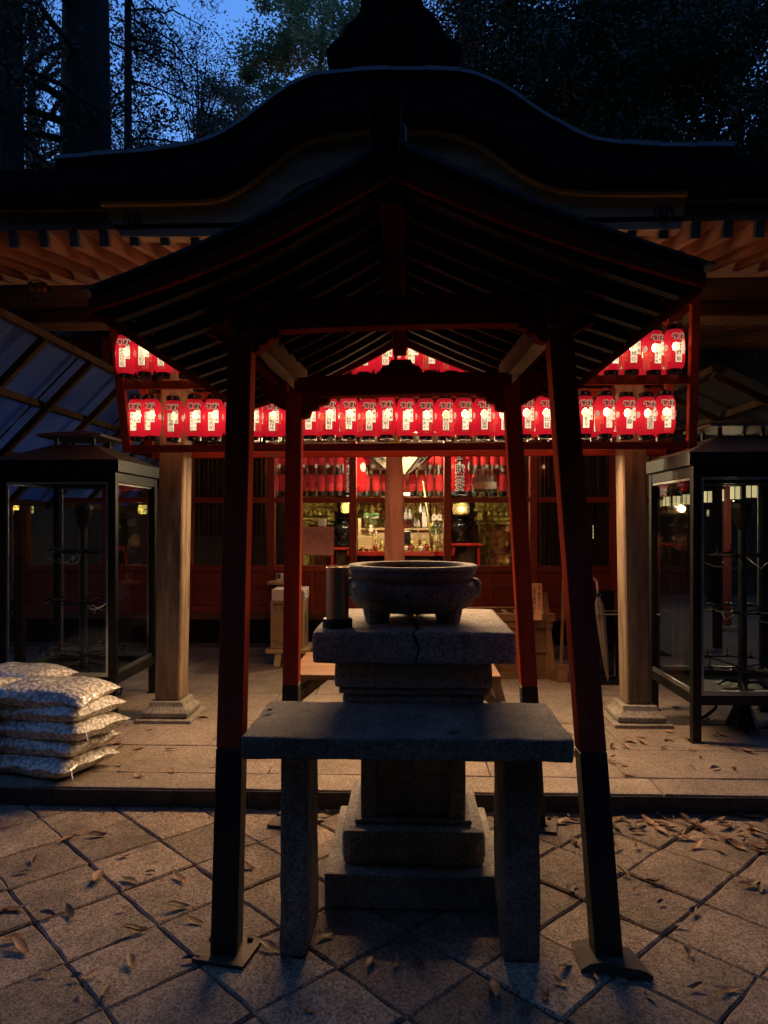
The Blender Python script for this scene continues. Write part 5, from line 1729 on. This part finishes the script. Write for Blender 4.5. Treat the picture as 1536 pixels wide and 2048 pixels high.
for pile, (bx0, by0, n) in enumerate(((-2.02, 4.03, 5), (-2.58, 4.08, 5), (-2.52, 4.58, 5))):
    for i in range(n):
        zz = FZ + .060 + i * (.096 if pile < 2 else .09) - (.01 if i == n - 1 else 0)
        nm = (bz[i] if n == 5 else ['bottom', 'second from the bottom', 'third from the bottom', 'fourth from the bottom', 'fifth from the bottom', 'top'][i])
        lb = [f"clear bag of white pebbles, {nm} of the pile nearest the column", f"clear bag of white pebbles, {nm} of the left front pile", f"clear bag of white pebbles, {nm} of the rear pile"][pile]
        t = put('pebble_bag', (bx0 + rb.uniform(-.02, .02) + (.05 if i == 2 and pile == 0 else 0), by0 + rb.uniform(-.015, .015), zz), lb, 'bag', 'bags of white pebbles')
        t.rotation_euler = (R(rb.uniform(-3, 3)), R(rb.uniform(-3.5, 3.5)), R(-12 + rb.uniform(-8, 8) + (180 if i % 2 else 0)))
        link('bag', bag_meshes[(i + pile) % 5], t)
        r_ = random.Random(i + 10 * pile)
        tie = MB().tube([(.30, -.16, 0), (.325, -.185, -.01), (.345, -.20, -.03)], .004, 5)
        link('bag_corner', tie.mesh('bag_corner', M['white_card']), t)

# ================================================================== GLASS CABINETS WITH CANDLE STANDS
def cabinet(x0, x1, y0, y1, label):
    t = put('glass_cabinet', ((x0 + x1) / 2, (y0 + y1) / 2, FZ), label, 'cabinet', 'glass votive cabinets')
    zb, zt_, ze = .40, 1.86, 1.945
    p = .055
    for xx in (x0, x1 - p):
        for yy in (y0, y1 - p):
            q = bx(xx, yy, FZ, xx + p, yy + p, zt_).build('corner_post', M['black_iron'], t, bevel=.003)
            bx(xx - .01, yy - .01, FZ, xx + p + .01, yy + p + .01, FZ + .008).build('foot_plate', M['black_iron'], q)
    for zz0, zz1 in ((zb - .06, zb), (zt_ - .07, zt_)):
        bx(x0 + p + .001, y0 + .004, zz0, x1 - p - .001, y0 + p - .004, zz1).build('frame_rail', M['black_iron'], t)
        bx(x0 + p + .001, y1 - p + .004, zz0, x1 - p - .001, y1 - .004, zz1).build('frame_rail', M['black_iron'], t)
        bx(x0 + .004, y0 + p + .001, zz0, x0 + p - .004, y1 - p - .001, zz1).build('frame_rail', M['black_iron'], t)
        bx(x1 - p + .004, y0 + p + .001, zz0, x1 - .004, y1 - p - .001, zz1).build('frame_rail', M['black_iron'], t)
    # panes with thin aluminium edging
    g = .014
    for (a0, b0_, a1, b1_) in ((x0 + p, y0 + .02, x1 - p, y0 + .026), (x0 + p, y1 - .026, x1 - p, y1 - .02), (x0 + .02, y0 + p, x0 + .026, y1 - p), (x1 - .026, y0 + p, x1 - .02, y1 - p)):
        pane = bx(a0 + .002, b0_, zb + .002, a1 - .002 if a1 - a0 > .1 else a1, b1_ - (.002 if b1_ - b0_ > .1 else 0), zt_ - .072).build('glass_pane', M['glass'], t)
        fr_ = MB()
        if a1 - a0 > .1:
            fr_.box(a0 + .002, b0_ - .012, zb + .002, a1 - .002, b0_ - .001, zb + .03)
            fr_.box(a0 + .002, b0_ - .012, zt_ - .086, a1 - .002, b0_ - .001, zt_ - .073)
            fr_.box(a0 + .002, b0_ - .012, zb + .031, a0 + .016, b0_ - .001, zt_ - .087)
            fr_.box(a1 - .016, b0_ - .012, zb + .031, a1 - .002, b0_ - .001, zt_ - .087)
        else:
            fr_.box(a0 - .012, b0_ + .002, zb + .002, a0 - .001, b1_ - .002, zb + .03)
            fr_.box(a0 - .012, b0_ + .002, zt_ - .086, a0 - .001, b1_ - .002, zt_ - .073)
        fr_.build('pane_edging', M['alu'], pane)
    # floor tray, roof
    bx(x0 + p, y0 + p, zb - .05, x1 - p, y1 - p, zb - .03).build('tray', M['black_iron'], t)
    xc, yc = (x0 + x1) / 2, (y0 + y1) / 2
    o = .035
    def frus(rx0, ry0, z0, rx1, ry1, z1, th=0):
        vs = [(xc + sx * rx0, yc + sy * ry0, z0) for sx, sy in ((-1, -1), (1, -1), (1, 1), (-1, 1))] + [(xc + sx * rx1, yc + sy * ry1, z1) for sx, sy in ((-1, -1), (1, -1), (1, 1), (-1, 1))]
        return MB().add(vs, [(3, 2, 1, 0), (4, 5, 6, 7), (0, 1, 5, 4), (1, 2, 6, 5), (2, 3, 7, 6), (3, 0, 4, 7)])
    hx, hy = (x1 - x0) / 2, (y1 - y0) / 2
    frus(hx + o, hy + o, zt_ + .002, hx + o, hy + o, ze).build('eave_band', M['black_iron'], t)
    frus(hx + o, hy + o, ze + .001, hx * .38, hy * .38, ze + .135).build('roof', M['cab_roof'], t)
    for sx in (-1, 1):
        for sy in (-1, 1):
            bx(xc + sx * hx * .33 - .01, yc + sy * hy * .33 - .01, ze + .12, xc + sx * hx * .33 + .01, yc + sy * hy * .33 + .01, ze + .19).build('vent_post', M['black_iron'], t)
    v = frus(hx * .58, hy * .58, ze + .191, hx * .56, hy * .56, ze + .212).build('vent_roof', M['cab_roof'], t)
    frus(hx * .56, hy * .56, ze + .213, hx * .2, hy * .2, ze + .25).build('vent_cap', M['cab_roof'], v)
    return t, xc, yc
cabinet(-2.935, -2.085, 5.03, 5.88, 'black framed glass cabinet with a metal roof behind the pebble bags')
cabinet(1.80, 2.66, 4.62, 5.46, 'black framed glass cabinet with a metal roof to the right of the right porch column')
# iron candle stand, built once
cs = put('candle_stand', (-2.51, 5.455, FZ), 'black iron candle stand with tiers of arms inside the left glass cabinet', 'candle stand', 'iron candle stands')
co = Vector((-2.51, 5.455, FZ))
rc = random.Random(12)
MB().lathe([(.03, .38), (.028, 1.35), (.05, 1.40), (.075, 1.50), (.075, 1.53), (.03, 1.53)], 12, co).build('pole', M['black_iron'], cs)
MB().lathe([(.11, 0.003), (.10, .03), (.055, .14), (.032, .26), (.032, .375)], 12, co).build('base_post', M['black_iron'], cs)
for k in range(4):
    a_ = R(45 + 90 * k)
    d = Vector((math.cos(a_), math.sin(a_), 0))
    pts = [co + d * r + Vector((0, 0, z)) for r, z in ((.03, .30), (.10, .31), (.16, .26), (.15, .17), (.17, .10), (.22, .05), (.26, .022), (.295, .035), (.30, .07), (.27, .085))]
    MB().tube(pts, .012, 6).build('scroll_leg', M['black_iron'], cs, smooth=True)
for zz, rr in ((.42, .30), (.80, .27), (1.18, .23)):
    ring = [co + Vector((rr * math.cos(R(15 * k)), rr * math.sin(R(15 * k)), zz)) for k in range(25)]
    tr = MB().tube(ring, .006, 5).build('tier_ring', M['black_iron'], cs, smooth=True)
    for k in range(12):
        d = Vector((math.cos(R(30 * k)), math.sin(R(30 * k)), 0))
        if k % 3 == 0:
            MB().tube([co + d * .03 + Vector((0, 0, zz - .02)), co + d * rr + Vector((0, 0, zz))], .006, 5).build('tier_arm', M['black_iron'], tr)
        c = co + d * rr + Vector((0, 0, zz))
        MB().lathe([(.006, 0), (.022, .012), (.024, .016), (.004, .016), (.003, .055), (.0008, .06)], 8, c).build('candle_pricket', M['black_iron'], tr)
for k in range(6):
    d = Vector((math.cos(R(60 * k + 20)), math.sin(R(60 * k + 20)), 0)); s = Vector((-d.y, d.x, 0))
    zz = rc.choice((.42, .80, 1.18))
    pts = [co + d * .04 + Vector((0, 0, zz - .02))] + [co + d * (.04 + .045 * j) + s * .03 * math.sin(j) + Vector((0, 0, zz - .02 - .05 * math.sin(j * .7) - .008 * j)) for j in range(1, 6)]
    MB().tube(pts, .0035, 4).build('wire_arm', M['alu'], cs, smooth=True)
c2 = copy_tree(cs)
c2.location = (2.30, 5.04, FZ)
c2.rotation_euler.z = R(25)
c2['label'] = 'black iron candle stand with tiers of arms inside the right glass cabinet'
# folded white papers lying in the cabinets
for i, (xx, yy, lb) in enumerate(((-2.62, 5.2, 'folded white sheet of paper lying on the tray of the left glass cabinet'), (2.42, 4.85, 'small pale sheet of paper lying on the tray of the right glass cabinet'))):
    t = put('paper_sheet', (xx, yy, .372), lb, 'paper')
    bx(xx - .10, yy - .05, .3715, xx + .10, yy + .05, .374).build('sheet', M['white_paper'], t)
    bx(xx - .095, yy - .04, .3745, xx + .06, yy + .045, .3765).build('folded_sheet', M['white_paper'], t)

# ================================================================== SIDE AWNINGS
def awning(side, top, bot, y0, y1, nrow, mat, label):
    t = put('lean_to_awning', ((top[0] + bot[0]) / 2, (y0 + y1) / 2, 0), label, 'awning', 'corrugated side awnings')
    top, bot = Vector((top[0], 0, top[1])), Vector((bot[0], 0, bot[1]))
    d = bot - top
    nr = Vector((-d.z, 0, d.x)).normalized()
    if nr.z < 0: nr = -nr
    ncol = 7
    for c in range(ncol):
        ya, yb = y0 + (y1 - y0) * c / ncol + .004, y0 + (y1 - y0) * (c + 1) / ncol - .004
        nw = 36
        m = MB().grid(lambda u, v: top + d * v + Vector((0, ya + (yb - ya) * u, 0)) + nr * (.010 * math.sin(u * nw * 2.094) + .012 * (c % 2)), nw, 2)
        m.build('corrugated_sheet', mat, t, smooth=True)
    for r in range(nrow + 1):
        q = top + d * (r / nrow) - nr * .045
        MB().beam(q + Vector((0, y0, 0)), q + Vector((0, y1, 0)), .05, .05).build('purlin', M['dark_wood'], t)
    for c in range(ncol + 1):
        yy = y0 + (y1 - y0) * c / ncol
        MB().beam(top - nr * .10 + Vector((0, yy, 0)), bot - nr * .10 + Vector((0, yy, 0)), .05, .05, (0, 1, 0)).build('awning_rafter', M['dark_wood'], t)
    for yy in (y0 + .1, (y0 + y1) / 2, y1 - .1):
        MB().beam((bot.x, yy, .05), (bot.x, yy, bot.z - .1), .08, .08, (0, 1, 0)).build('awning_post', M['dark_wood'], t)
awning(-1, (-2.62, 2.86), (-3.75, 1.72), 4.2, 9.4, 3, M['sheet'], 'blue lit corrugated plastic awning above the left glass cabinet')
awning(1, (2.25, 2.66), (3.55, 2.02), 5.3, 11.5, 3, M['sheet_old'], 'dark corrugated plastic awning above the right glass cabinet')

# ================================================================== CORRIDOR LANTERNS ON THE RIGHT
HX = [(1301, 1006), (1316, 1005), (1333, 1003), (1354, 1002), (1374, 999), (1394, 997), (1416, 994), (1439, 991), (1471, 986), (1504, 982), (1530, 977)]
A_, B_ = Vector((3.72, 8.2, 0)), Vector((4.55, 12.6, 0))
def hex_lantern(p, lb, withtag):
    t = put('hanging_lantern', p, lb, 'lantern', 'row of cream hexagonal lanterns')
    r0, h = .068, .15
    for k in range(6):
        a0, a1 = R(60 * k), R(60 * k + 60)
        q = [p + Vector((r0 * math.cos(a), r0 * math.sin(a), z)) for z in (-h / 2, h / 2) for a in (a0, a1)]
        MB().add([q[0], q[1], q[3], q[2]], [(0, 1, 2, 3)]).build('lantern_panel', M['lamp_cream'], t)
        MB().tube([q[0] * 1.0, q[2]], .006, 4).build('lantern_bar', M['lacquer_black'], t)
    MB().lathe([(r0 * 1.2, h / 2), (r0 * 1.1, h / 2 + .02), (.02, h / 2 + .06), (.005, h / 2 + .12)], 6, p).build('lantern_roof', M['lacquer_black'], t)
    MB().lathe([(r0 * .5, -h / 2 - .02), (r0 * 1.1, -h / 2)], 6, p).build('lantern_floor', M['lacquer_black'], t)
    if withtag:
        MB().tube([p + Vector((0, 0, -.09)), p + Vector((0, 0, -.17))], .002, 4).build('string', M['cable'], t)
        bx(p.x - .016, p.y - .001, p.z - .26, p.x + .016, p.y + .001, p.z - .17).build('paper_tag', M['white_paper'], t)
for i, (px, py) in enumerate(HX):
    k = i / (len(HX) - 1)
    lo, hi = 7.8, 13.4
    Y = 1 / (1 / hi + (1 / lo - 1 / hi) * max(0, (px - 1301) / 229))
    p = P(px, py, Y)
    hex_lantern(p, f"lit cream hexagonal lantern, {ORD[i]} from the left in the row seen through the right cabinet", i >= 5)
pA, pB = P(1301, 1006, 13.4), P(1530, 977, 7.8)
t = put('lantern_beam', ((pA.x + pB.x) / 2, 10.5, 2.0), 'long dark beam from which the row of cream lanterns hangs', 'beam')
MB().beam(pB + Vector((.05, -1.5, .27)), pA + Vector((-.05, .5, .27)), .07, .09).build('beam', M['dark_wood'], t)
for yy, xx in ((6.4, pB.x + .2), (13.8, pA.x)):
    MB().beam((xx, yy, 0), (xx, yy, 2.25), .09, .09, (0, 1, 0)).build('beam_post', M['dark_wood'], t)
p = P(1454, 1000, 9.9)
t = put('red_post', (p.x, 9.9, 0), 'plain red post standing in the yard behind the row of cream lanterns', 'post')
MB().beam((p.x, 9.9, .03), (p.x, 9.9, 2.35), .085, .085, (0, 1, 0)).build('post', M['hall_red'], t, bevel=.006)
bx(p.x - .1, 9.8, .0, p.x + .1, 10.0, .10).build('post_base', M['granite_pale'], t, bevel=.01)
lamp('corridor_light', pA.lerp(pB, .75) + Vector((0, -.15, -.16)), 16, (1, .74, .42), .08)
lamp('corridor_light', pA.lerp(pB, .3) + Vector((0, -.15, -.16)), 12, (1, .74, .42), .08)
# fence at the back of the yard, board by board
for nm_, xa_, xb_, yy_, hh_, lb_ in (('rear_hall', 2.9, 11.0, 14.8, 5.6, 'dark boarded wall of a rear building beyond the gravel yard and cream lanterns'), ('side_hall', -10.0, -4.3, 13.2, 6.3, 'dark boarded wall of a side building far behind the left awning')):
    t = put(nm_, ((xa_ + xb_) / 2, yy_, 0), lb_, 'building')
    nb_ = int((xb_ - xa_) / .28)
    for i in range(nb_):
        xx = xa_ + i * .28
        bx(xx, yy_, .03, xx + .272, yy_ + .03 + .006 * (i % 2), hh_).build('wall_board', M['dark_wood'], t)
    for zz in (.5, 1.8, 3.4): bx(xa_, yy_ - .05, zz, xb_, yy_ - .003, zz + .08).build('wall_rail', M['dark_wood'], t)
    MB().add([(xa_ - .3, yy_ - .5, hh_), (xb_ + .3, yy_ - .5, hh_), (xb_ + .3, yy_ + 3, hh_ + 1.3), (xa_ - .3, yy_ + 3, hh_ + 1.3), (xa_ - .3, yy_ - .5, hh_ + .12), (xb_ + .3, yy_ - .5, hh_ + .12), (xb_ + .3, yy_ + 3, hh_ + 1.42), (xa_ - .3, yy_ + 3, hh_ + 1.42)],
             [(0, 3, 2, 1), (4, 5, 6, 7), (0, 1, 5, 4), (1, 2, 6, 5), (2, 3, 7, 6), (3, 0, 4, 7)]).build('roof', M['thatch'], t)
# tangle of cables under the left eave
t = put('cable_bundle', P(75, 595, 4.95), 'tangle of black cables hanging from the beam under the left eave', 'cables')
c0 = P(75, 590, 4.93)
for k in range(6):
    r_ = random.Random(k); rr = r_.uniform(.05, .10)
    cx = c0 + Vector((r_.uniform(-.04, .04), -.02 * k * .5, r_.uniform(-.05, .03)))
    pts = [cx + Vector((rr * math.cos(a * .5), .01 * math.sin(a * 1.3), rr * .9 * math.sin(a * .5))) for a in range(int(r_.uniform(9, 13)))]
    MB().tube(pts, .004, 5).build('cable', M['cable'], t, smooth=True)
MB().tube([P(-80, 566, 4.9), P(0, 574, 4.9), P(60, 572, 4.92), P(98, 580, 4.95)], .012, 6).build('cable', M['cable'], t, smooth=True)
for dx in (0, 14, 26):
    q = P(62 + dx, 574, 4.9)
    MB().lathe([(.02, -.03), (.028, -.01), (.028, .01), (.018, .03)], 10, q).build('insulator', M['mid_wood'], t, smooth=True)

# ================================================================== FALLEN LEAVES
def leaf_mesh(seed):
    r_ = random.Random(seed)
    L, W = r_.uniform(.035, .05), r_.uniform(.011, .017)
    curl, roll = r_.uniform(4, 16), r_.uniform(.2, 1.3)
    n = 8
    m = MB()
    vs, fs = [], []
    for i in range(n + 1):
        t_ = i / n
        wd = W * math.sin(math.pi * min(1, t_ * .97 + .02)) ** .8
        x = L * (2 * t_ - 1)
        zc = curl * x * x * .35 + .003 + .004 * math.sin(t_ * 6 + seed)
        for k in (-1, 0, 1):
            vs.append((x, k * wd * math.cos(roll * .6), zc + abs(k) * wd * math.sin(roll)))
    for i in range(n):
        for k in range(2):
            a_ = i * 3 + k
            fs.append((a_, a_ + 1, a_ + 4, a_ + 3))
    m.add(vs, fs)
    m.tube([(-L, 0, curl * L * L * .35 + .003), (-L - .008, .001, .004), (-L - .016, .004, .006)], .0009, 4)
    return m.mesh('fallen_leaf', M['dry_leaf'], smooth=True)
lms = [leaf_mesh(s) for s in range(9)]
rl2 = random.Random(21)
lspots = []
for px, py in ((45, 1745), (160, 1665), (195, 1672), (70, 1720), (245, 1818), (95, 1830), (140, 1825), (150, 1955), (180, 1950), (165, 1985), (40, 1895), (258, 1762), (300, 1745), (360, 1757), (195, 1757), (355, 1815), (390, 1843), (268, 1862), (540, 1895), (493, 1735), (740, 1923), (790, 1925), (835, 1925), (1140, 1780), (1130, 1935), (1120, 1965), (1145, 1775), (1245, 1745), (1270, 1780),
               (1300, 1995), (1375, 1905), (1320, 1805), (1385, 1825), (1355, 1850), (1470, 1690), (1500, 1770), (1520, 1775), (1450, 1980), (1390, 1975), (1370, 1675), (1372, 1640), (1395, 1655), (1230, 1655), (1250, 1640), (1280, 1650), (1265, 1625), (1300, 1628), (1320, 1632), (1350, 1625), (1385, 1628), (1410, 1632), (1440, 1640), (1480, 1668), (1505, 1665), (1230, 1615), (1215, 1640), (1085, 1650), (1075, 1650), (640, 1640), (665, 1625)):
    lspots.append((px, py, 0))
for k in range(62):
    lspots.append((rl2.uniform(1120, 1560), rl2.uniform(1613, 1700), 0))
for k in range(26):
    lspots.append((rl2.uniform(-10, 1540), rl2.uniform(1640, 2040), 0))
for k in range(46):
    lspots.append((rl2.uniform(1120, 1540), rl2.triangular(1380, 1560, 1480), FZ))
for k in range(18):
    lspots.append((rl2.uniform(230, 480), rl2.uniform(1400, 1560), FZ))
nl = 0
for px, py, zz in lspots:
    if zz == 0 and py < 1612: continue
    g = G(px, py, zz + .004)
    if zz == 0 and g.y > STEP_Y - .03: continue
    s = rl2.uniform(.5, 1.3)
    lab = 'dry brown leaf fallen on the diamond paving' if zz == 0 else 'dry brown leaf fallen on the raised stone floor'
    o = link('fallen_leaf', rl2.choice(lms), None, g, (R(rl2.uniform(-12, 12)), R(rl2.uniform(-12, 12)), rl2.uniform(0, 6.28)))
    o.scale = (s, s * rl2.uniform(.8, 1.2), s)
    tag(o, lab, 'leaf', 'dry leaves on the paving' if zz == 0 else 'dry leaves on the raised floor')
for px, py, lb in ((537, 1422, 'pale dry leaf lying near the left back corner of the stone table top'), (910, 1466, 'small dark leaf lying near the front edge of the stone table top')):
    o = link('fallen_leaf', lms[3], None, G(px, py, tz + .004), (0, 0, 1.0 + px)); o.scale = (.6, .7, .6)
    tag(o, lb, 'leaf')
# crumbs and leaf scraps caught along the step and in the joints
m = MB()
for k in range(1500):
    if k < 500:
        x, y = rl2.uniform(-1.9, 2.1), STEP_Y - abs(rl2.gauss(0, .05)) - .01
    else:
        i, j = rl2.randrange(-12, 22), rl2.randrange(-6, 22)
        u = .88 + i * PAV + rl2.gauss(0, .004); v = .89 + rl2.uniform(-6, 22) * PAV
        if rl2.random() < .5: u, v = .88 + rl2.uniform(-12, 22) * PAV, .89 + j * PAV + rl2.gauss(0, .004)
        x, y = (u - v) / 2 ** .5, (u + v) / 2 ** .5
        if not (-2.2 < x < 2.2 and 1.7 < y < 3.72): continue
    s = rl2.uniform(.003, .010)
    a_ = rl2.uniform(0, 6.28); c, q = math.cos(a_) * s, math.sin(a_) * s
    z0 = -.008 if k >= 500 else .002
    m.add([(x - c, y - q, z0 + .004), (x + q * .5, y - c * .5, z0 + .001), (x + c, y + q, z0 + .004), (x - q * .5, y + c * .5, z0 + .007)], [(0, 1, 2, 3)])
tag(m.build('leaf_litter', M['dry_leaf']), 'tiny scraps of dry leaf caught along the step and in the joints', 'litter', None, 'stuff')

# ================================================================== TREES
def quads(name, mat, C, D, S, parent):
    C = C - np.array(org(parent))
    n = len(C)
    V = np.empty((n, 4, 3), np.float32)
    V[:, 0] = C - D; V[:, 1] = C + S; V[:, 2] = C + D; V[:, 3] = C - S
    me = bpy.data.meshes.new(name)
    me.vertices.add(n * 4); me.loops.add(n * 4); me.polygons.add(n)
    me.vertices.foreach_set('co', V.reshape(-1))
    me.loops.foreach_set('vertex_index', np.arange(n * 4, dtype=np.int32))
    me.polygons.foreach_set('loop_start', np.arange(0, n * 4, 4, dtype=np.int32))
    me.polygons.foreach_set('loop_total', np.full(n, 4, np.int32))
    me.materials.append(mat)
    me.update()
    o = bpy.data.objects.new(name, me)
    COL.objects.link(o); o.parent = parent
    return o

def rv(rng, n):
    v = rng.normal(size=(n, 3))
    return v / np.linalg.norm(v, axis=1)[:, None]

def broadleaf(x, y, h, r, zc, rz, ncl, per, ls, mat, bark, label, seed, tr=.22, spread=.27, kind='broadleaf_tree', group='trees behind the hall'):
    rng = np.random.default_rng(seed)
    t = thing(kind, (x, y, 0), label, 'tree', group)
    sway = rng.normal(size=2) * .35
    zt_ = zc + rz * .5
    tp = [Vector((x + sway[0] * k * k, y + sway[1] * k * k, zt_ * k)) for k in np.linspace(0, 1, 9)]
    MB().tube(tp, tr, 9, tr * .25).build('trunk', bark, t, smooth=True)
    ls *= .72; per = int(per * 2.4); ncl = int(ncl * .66)
    d = rv(rng, ncl)
    rad = rng.uniform(.25, 1, ncl) ** .55
    c = np.array([x + sway[0] * .6, y + sway[1] * .6, zc]) + d * rad[:, None] * np.array([r, r, rz])
    off = rng.normal(size=(ncl, per, 3)) * spread * rng.uniform(.5, 1.2, (ncl, 1, 1)) * np.array([1, 1, .6])
    C = (c[:, None, :] + off).reshape(-1, 3)
    n = len(C)
    dr = rv(rng, n); dr[:, 2] *= .6
    up = rv(rng, n)
    D = dr * (ls * rng.uniform(.6, 1.3, n))[:, None]
    S = np.cross(dr, up); S /= (np.linalg.norm(S, axis=1)[:, None] + 1e-6)
    S *= (ls * .5 * rng.uniform(.6, 1.2, n))[:, None]
    quads('crown', mat, C, D, S, t)
    for k in rng.choice(ncl, min(ncl, 70 if per < 120 else 18), replace=False):
        b = Vector(c[k])
        kk = min(.95, max(.3, (b.z - rz * .45) / zt_))
        a = tp[int(kk * 8)]
        m_ = a.lerp(b, .5) + Vector((0, 0, -.15 * r * .3))
        MB().tube([a, m_, b], tr * .28, 5, tr * .05).build('limb', bark, t, smooth=True)
    return t

def cedar(x, y, h, tr, r, zlo, nb, label, seed, per=260, group='trees behind the hall', ls=.075, dens=1.0, side=None):
    rng = np.random.default_rng(seed)
    t = thing('cedar_tree', (x, y, 0), label, 'tree', group)
    MB().tube([(x, y, 0), (x, y, h * .3), (x, y, h * .7), (x, y, h)], tr, 12, tr * .3).build('trunk', M['bark'], t, smooth=True)
    CC, DD, SS = [], [], []
    for b in range(nb):
        k = (b + rng.uniform(0, .8)) / nb
        z0 = zlo + (h - zlo) * k
        L = r * (1 - .55 * k) * rng.uniform(.55, 1.1)
        a = rng.uniform(0, 2 * math.pi) if side is None else rng.uniform(*side)
        d = Vector((math.cos(a), math.sin(a), 0))
        pts = []
        for j in range(8):
            s = j / 7
            pts.append(Vector((x, y, z0)) + d * (tr * .6 + L * s) + Vector((rng.normal() * .05 * j / 3, rng.normal() * .05 * j / 3, L * (.10 * s - .38 * s * s))))
        MB().tube(pts, .05 * tr / .5 + .015, 5, .008).build('bough', M['bark'], t, smooth=True)
        n = int(per * 1.9 * L / r * dens)
        ntw = max(5, int(L * 7))
        tw = rng.normal(size=(ntw, 3)) * np.array([.32, .32, .12])
        ts = rng.uniform(.2, 1, ntw)
        pick = rng.integers(0, ntw, n)
        s = np.clip(ts[pick] + rng.normal(size=n) * .03, .05, 1)
        i7 = np.minimum(6, (s * 7).astype(int)); pa = np.array(pts)
        P_ = pa[i7] + (pa[i7 + 1] - pa[i7]) * (s * 7 - i7)[:, None]
        lat = tw[pick] * (0.5 + .6 * (1 - s))[:, None] + rng.normal(size=(n, 3)) * np.array([.10, .10, .13])
        lat[:, 2] -= np.abs(rng.normal(size=n)) * .22
        CC.append(P_ + lat)
        dd = rv(rng, n) * np.array([.7, .7, .4]); dd[:, 2] -= .55
        dd /= np.linalg.norm(dd, axis=1)[:, None]
        q = np.cross(dd, rv(rng, n)); q /= np.linalg.norm(q, axis=1)[:, None] + 1e-6
        DD.append(dd * (ls * rng.uniform(.6, 1.5, n))[:, None]); SS.append(q * (ls * .16))
    quads('crown', M['cedar_leaf'], np.concatenate(CC), np.concatenate(DD), np.concatenate(SS), t)
    return t

def X(px, Y): return P(px, 600, Y).x
cedar(X(172, 13), 13, 22, .62, 3.4, 7.2, 40, 'huge dark cedar whose thick trunk rises behind the left end of the roof', 1, 420, dens=1.4, side=(R(120), R(290)))
cedar(X(256, 15.5), 15.5, 20, .13, 3.0, 7.3, 50, 'slim dark cedar with drooping sprays just right of the huge cedar trunk', 2, 330)
cedar(X(20, 11.5), 11.5, 18, .3, 2.6, 5.8, 40, 'dense dark cedar at the far left edge behind the roof', 3, 400, dens=1.3)
broadleaf(X(510, 22), 22, 16, 1.9, 12.0, 3.4, 120, 150, .085, M['grey_leaf'], M['bark_grey'], 'grey green broadleaf tree seen between the cedars and the gable', 5)
broadleaf(X(385, 20), 20, 17, 2.3, 12.4, 3.6, 130, 40, .06, M['cedar_leaf'], M['bark'], 'sparse twiggy tree whose branches net the blue sky left of the gable', 21, .10, .34)
broadleaf(X(610, 18), 18, 17, 2.0, 12.6, 4.0, 140, 170, .08, M['broad_leaf'], M['bark'], 'tall leafy green tree rising just left of the ridge ornament', 6, .16)
broadleaf(X(720, 24), 24, 22, 2.6, 18.0, 4.0, 110, 150, .09, M['broad_leaf'], M['bark'], 'high green tree crown behind the black ridge ornament', 16, .2)
broadleaf(X(935, 15), 15, 22, 2.4, 15.5, 3.2, 120, 150, .085, M['dark_leaf'], M['bark_grey'], 'tall tree with a pale grey trunk just right of the ridge ornament', 7, .34)
broadleaf(X(1060, 14), 14, 16, 2.3, 8.9, 3.6, 190, 210, .065, M['dark_leaf'], M['bark'], 'dark glossy broadleaf tree right of the gable peak', 8)
broadleaf(X(1240, 12.5), 12.5, 16, 2.4, 8.2, 3.8, 210, 230, .065, M['dark_leaf'], M['bark'], 'dense dark broadleaf tree above the right slope of the roof', 9)
broadleaf(X(1440, 13.5), 13.5, 17, 2.6, 9.0, 4.2, 220, 230, .07, M['dark_leaf'], M['bark'], 'dense dark broadleaf tree at the upper right corner', 10)
broadleaf(X(1180, 19), 19, 22, 4.0, 14.5, 5.0, 170, 170, .10, M['dark_leaf'], M['bark'], 'tall dark tree standing behind the broadleaf trees on the right', 11, .3, .6)
broadleaf(X(1480, 20), 20, 24, 4.5, 15.5, 5.5, 170, 170, .11, M['dark_leaf'], M['bark'], 'tallest dark tree far back on the right hillside', 12, .3, .6)
broadleaf(X(60, 19), 19, 20, 3.6, 12.5, 4.0, 70, 130, .10, M['dark_leaf'], M['bark'], 'dark leafy tree behind the cedars at the upper left', 13, .3, .6)
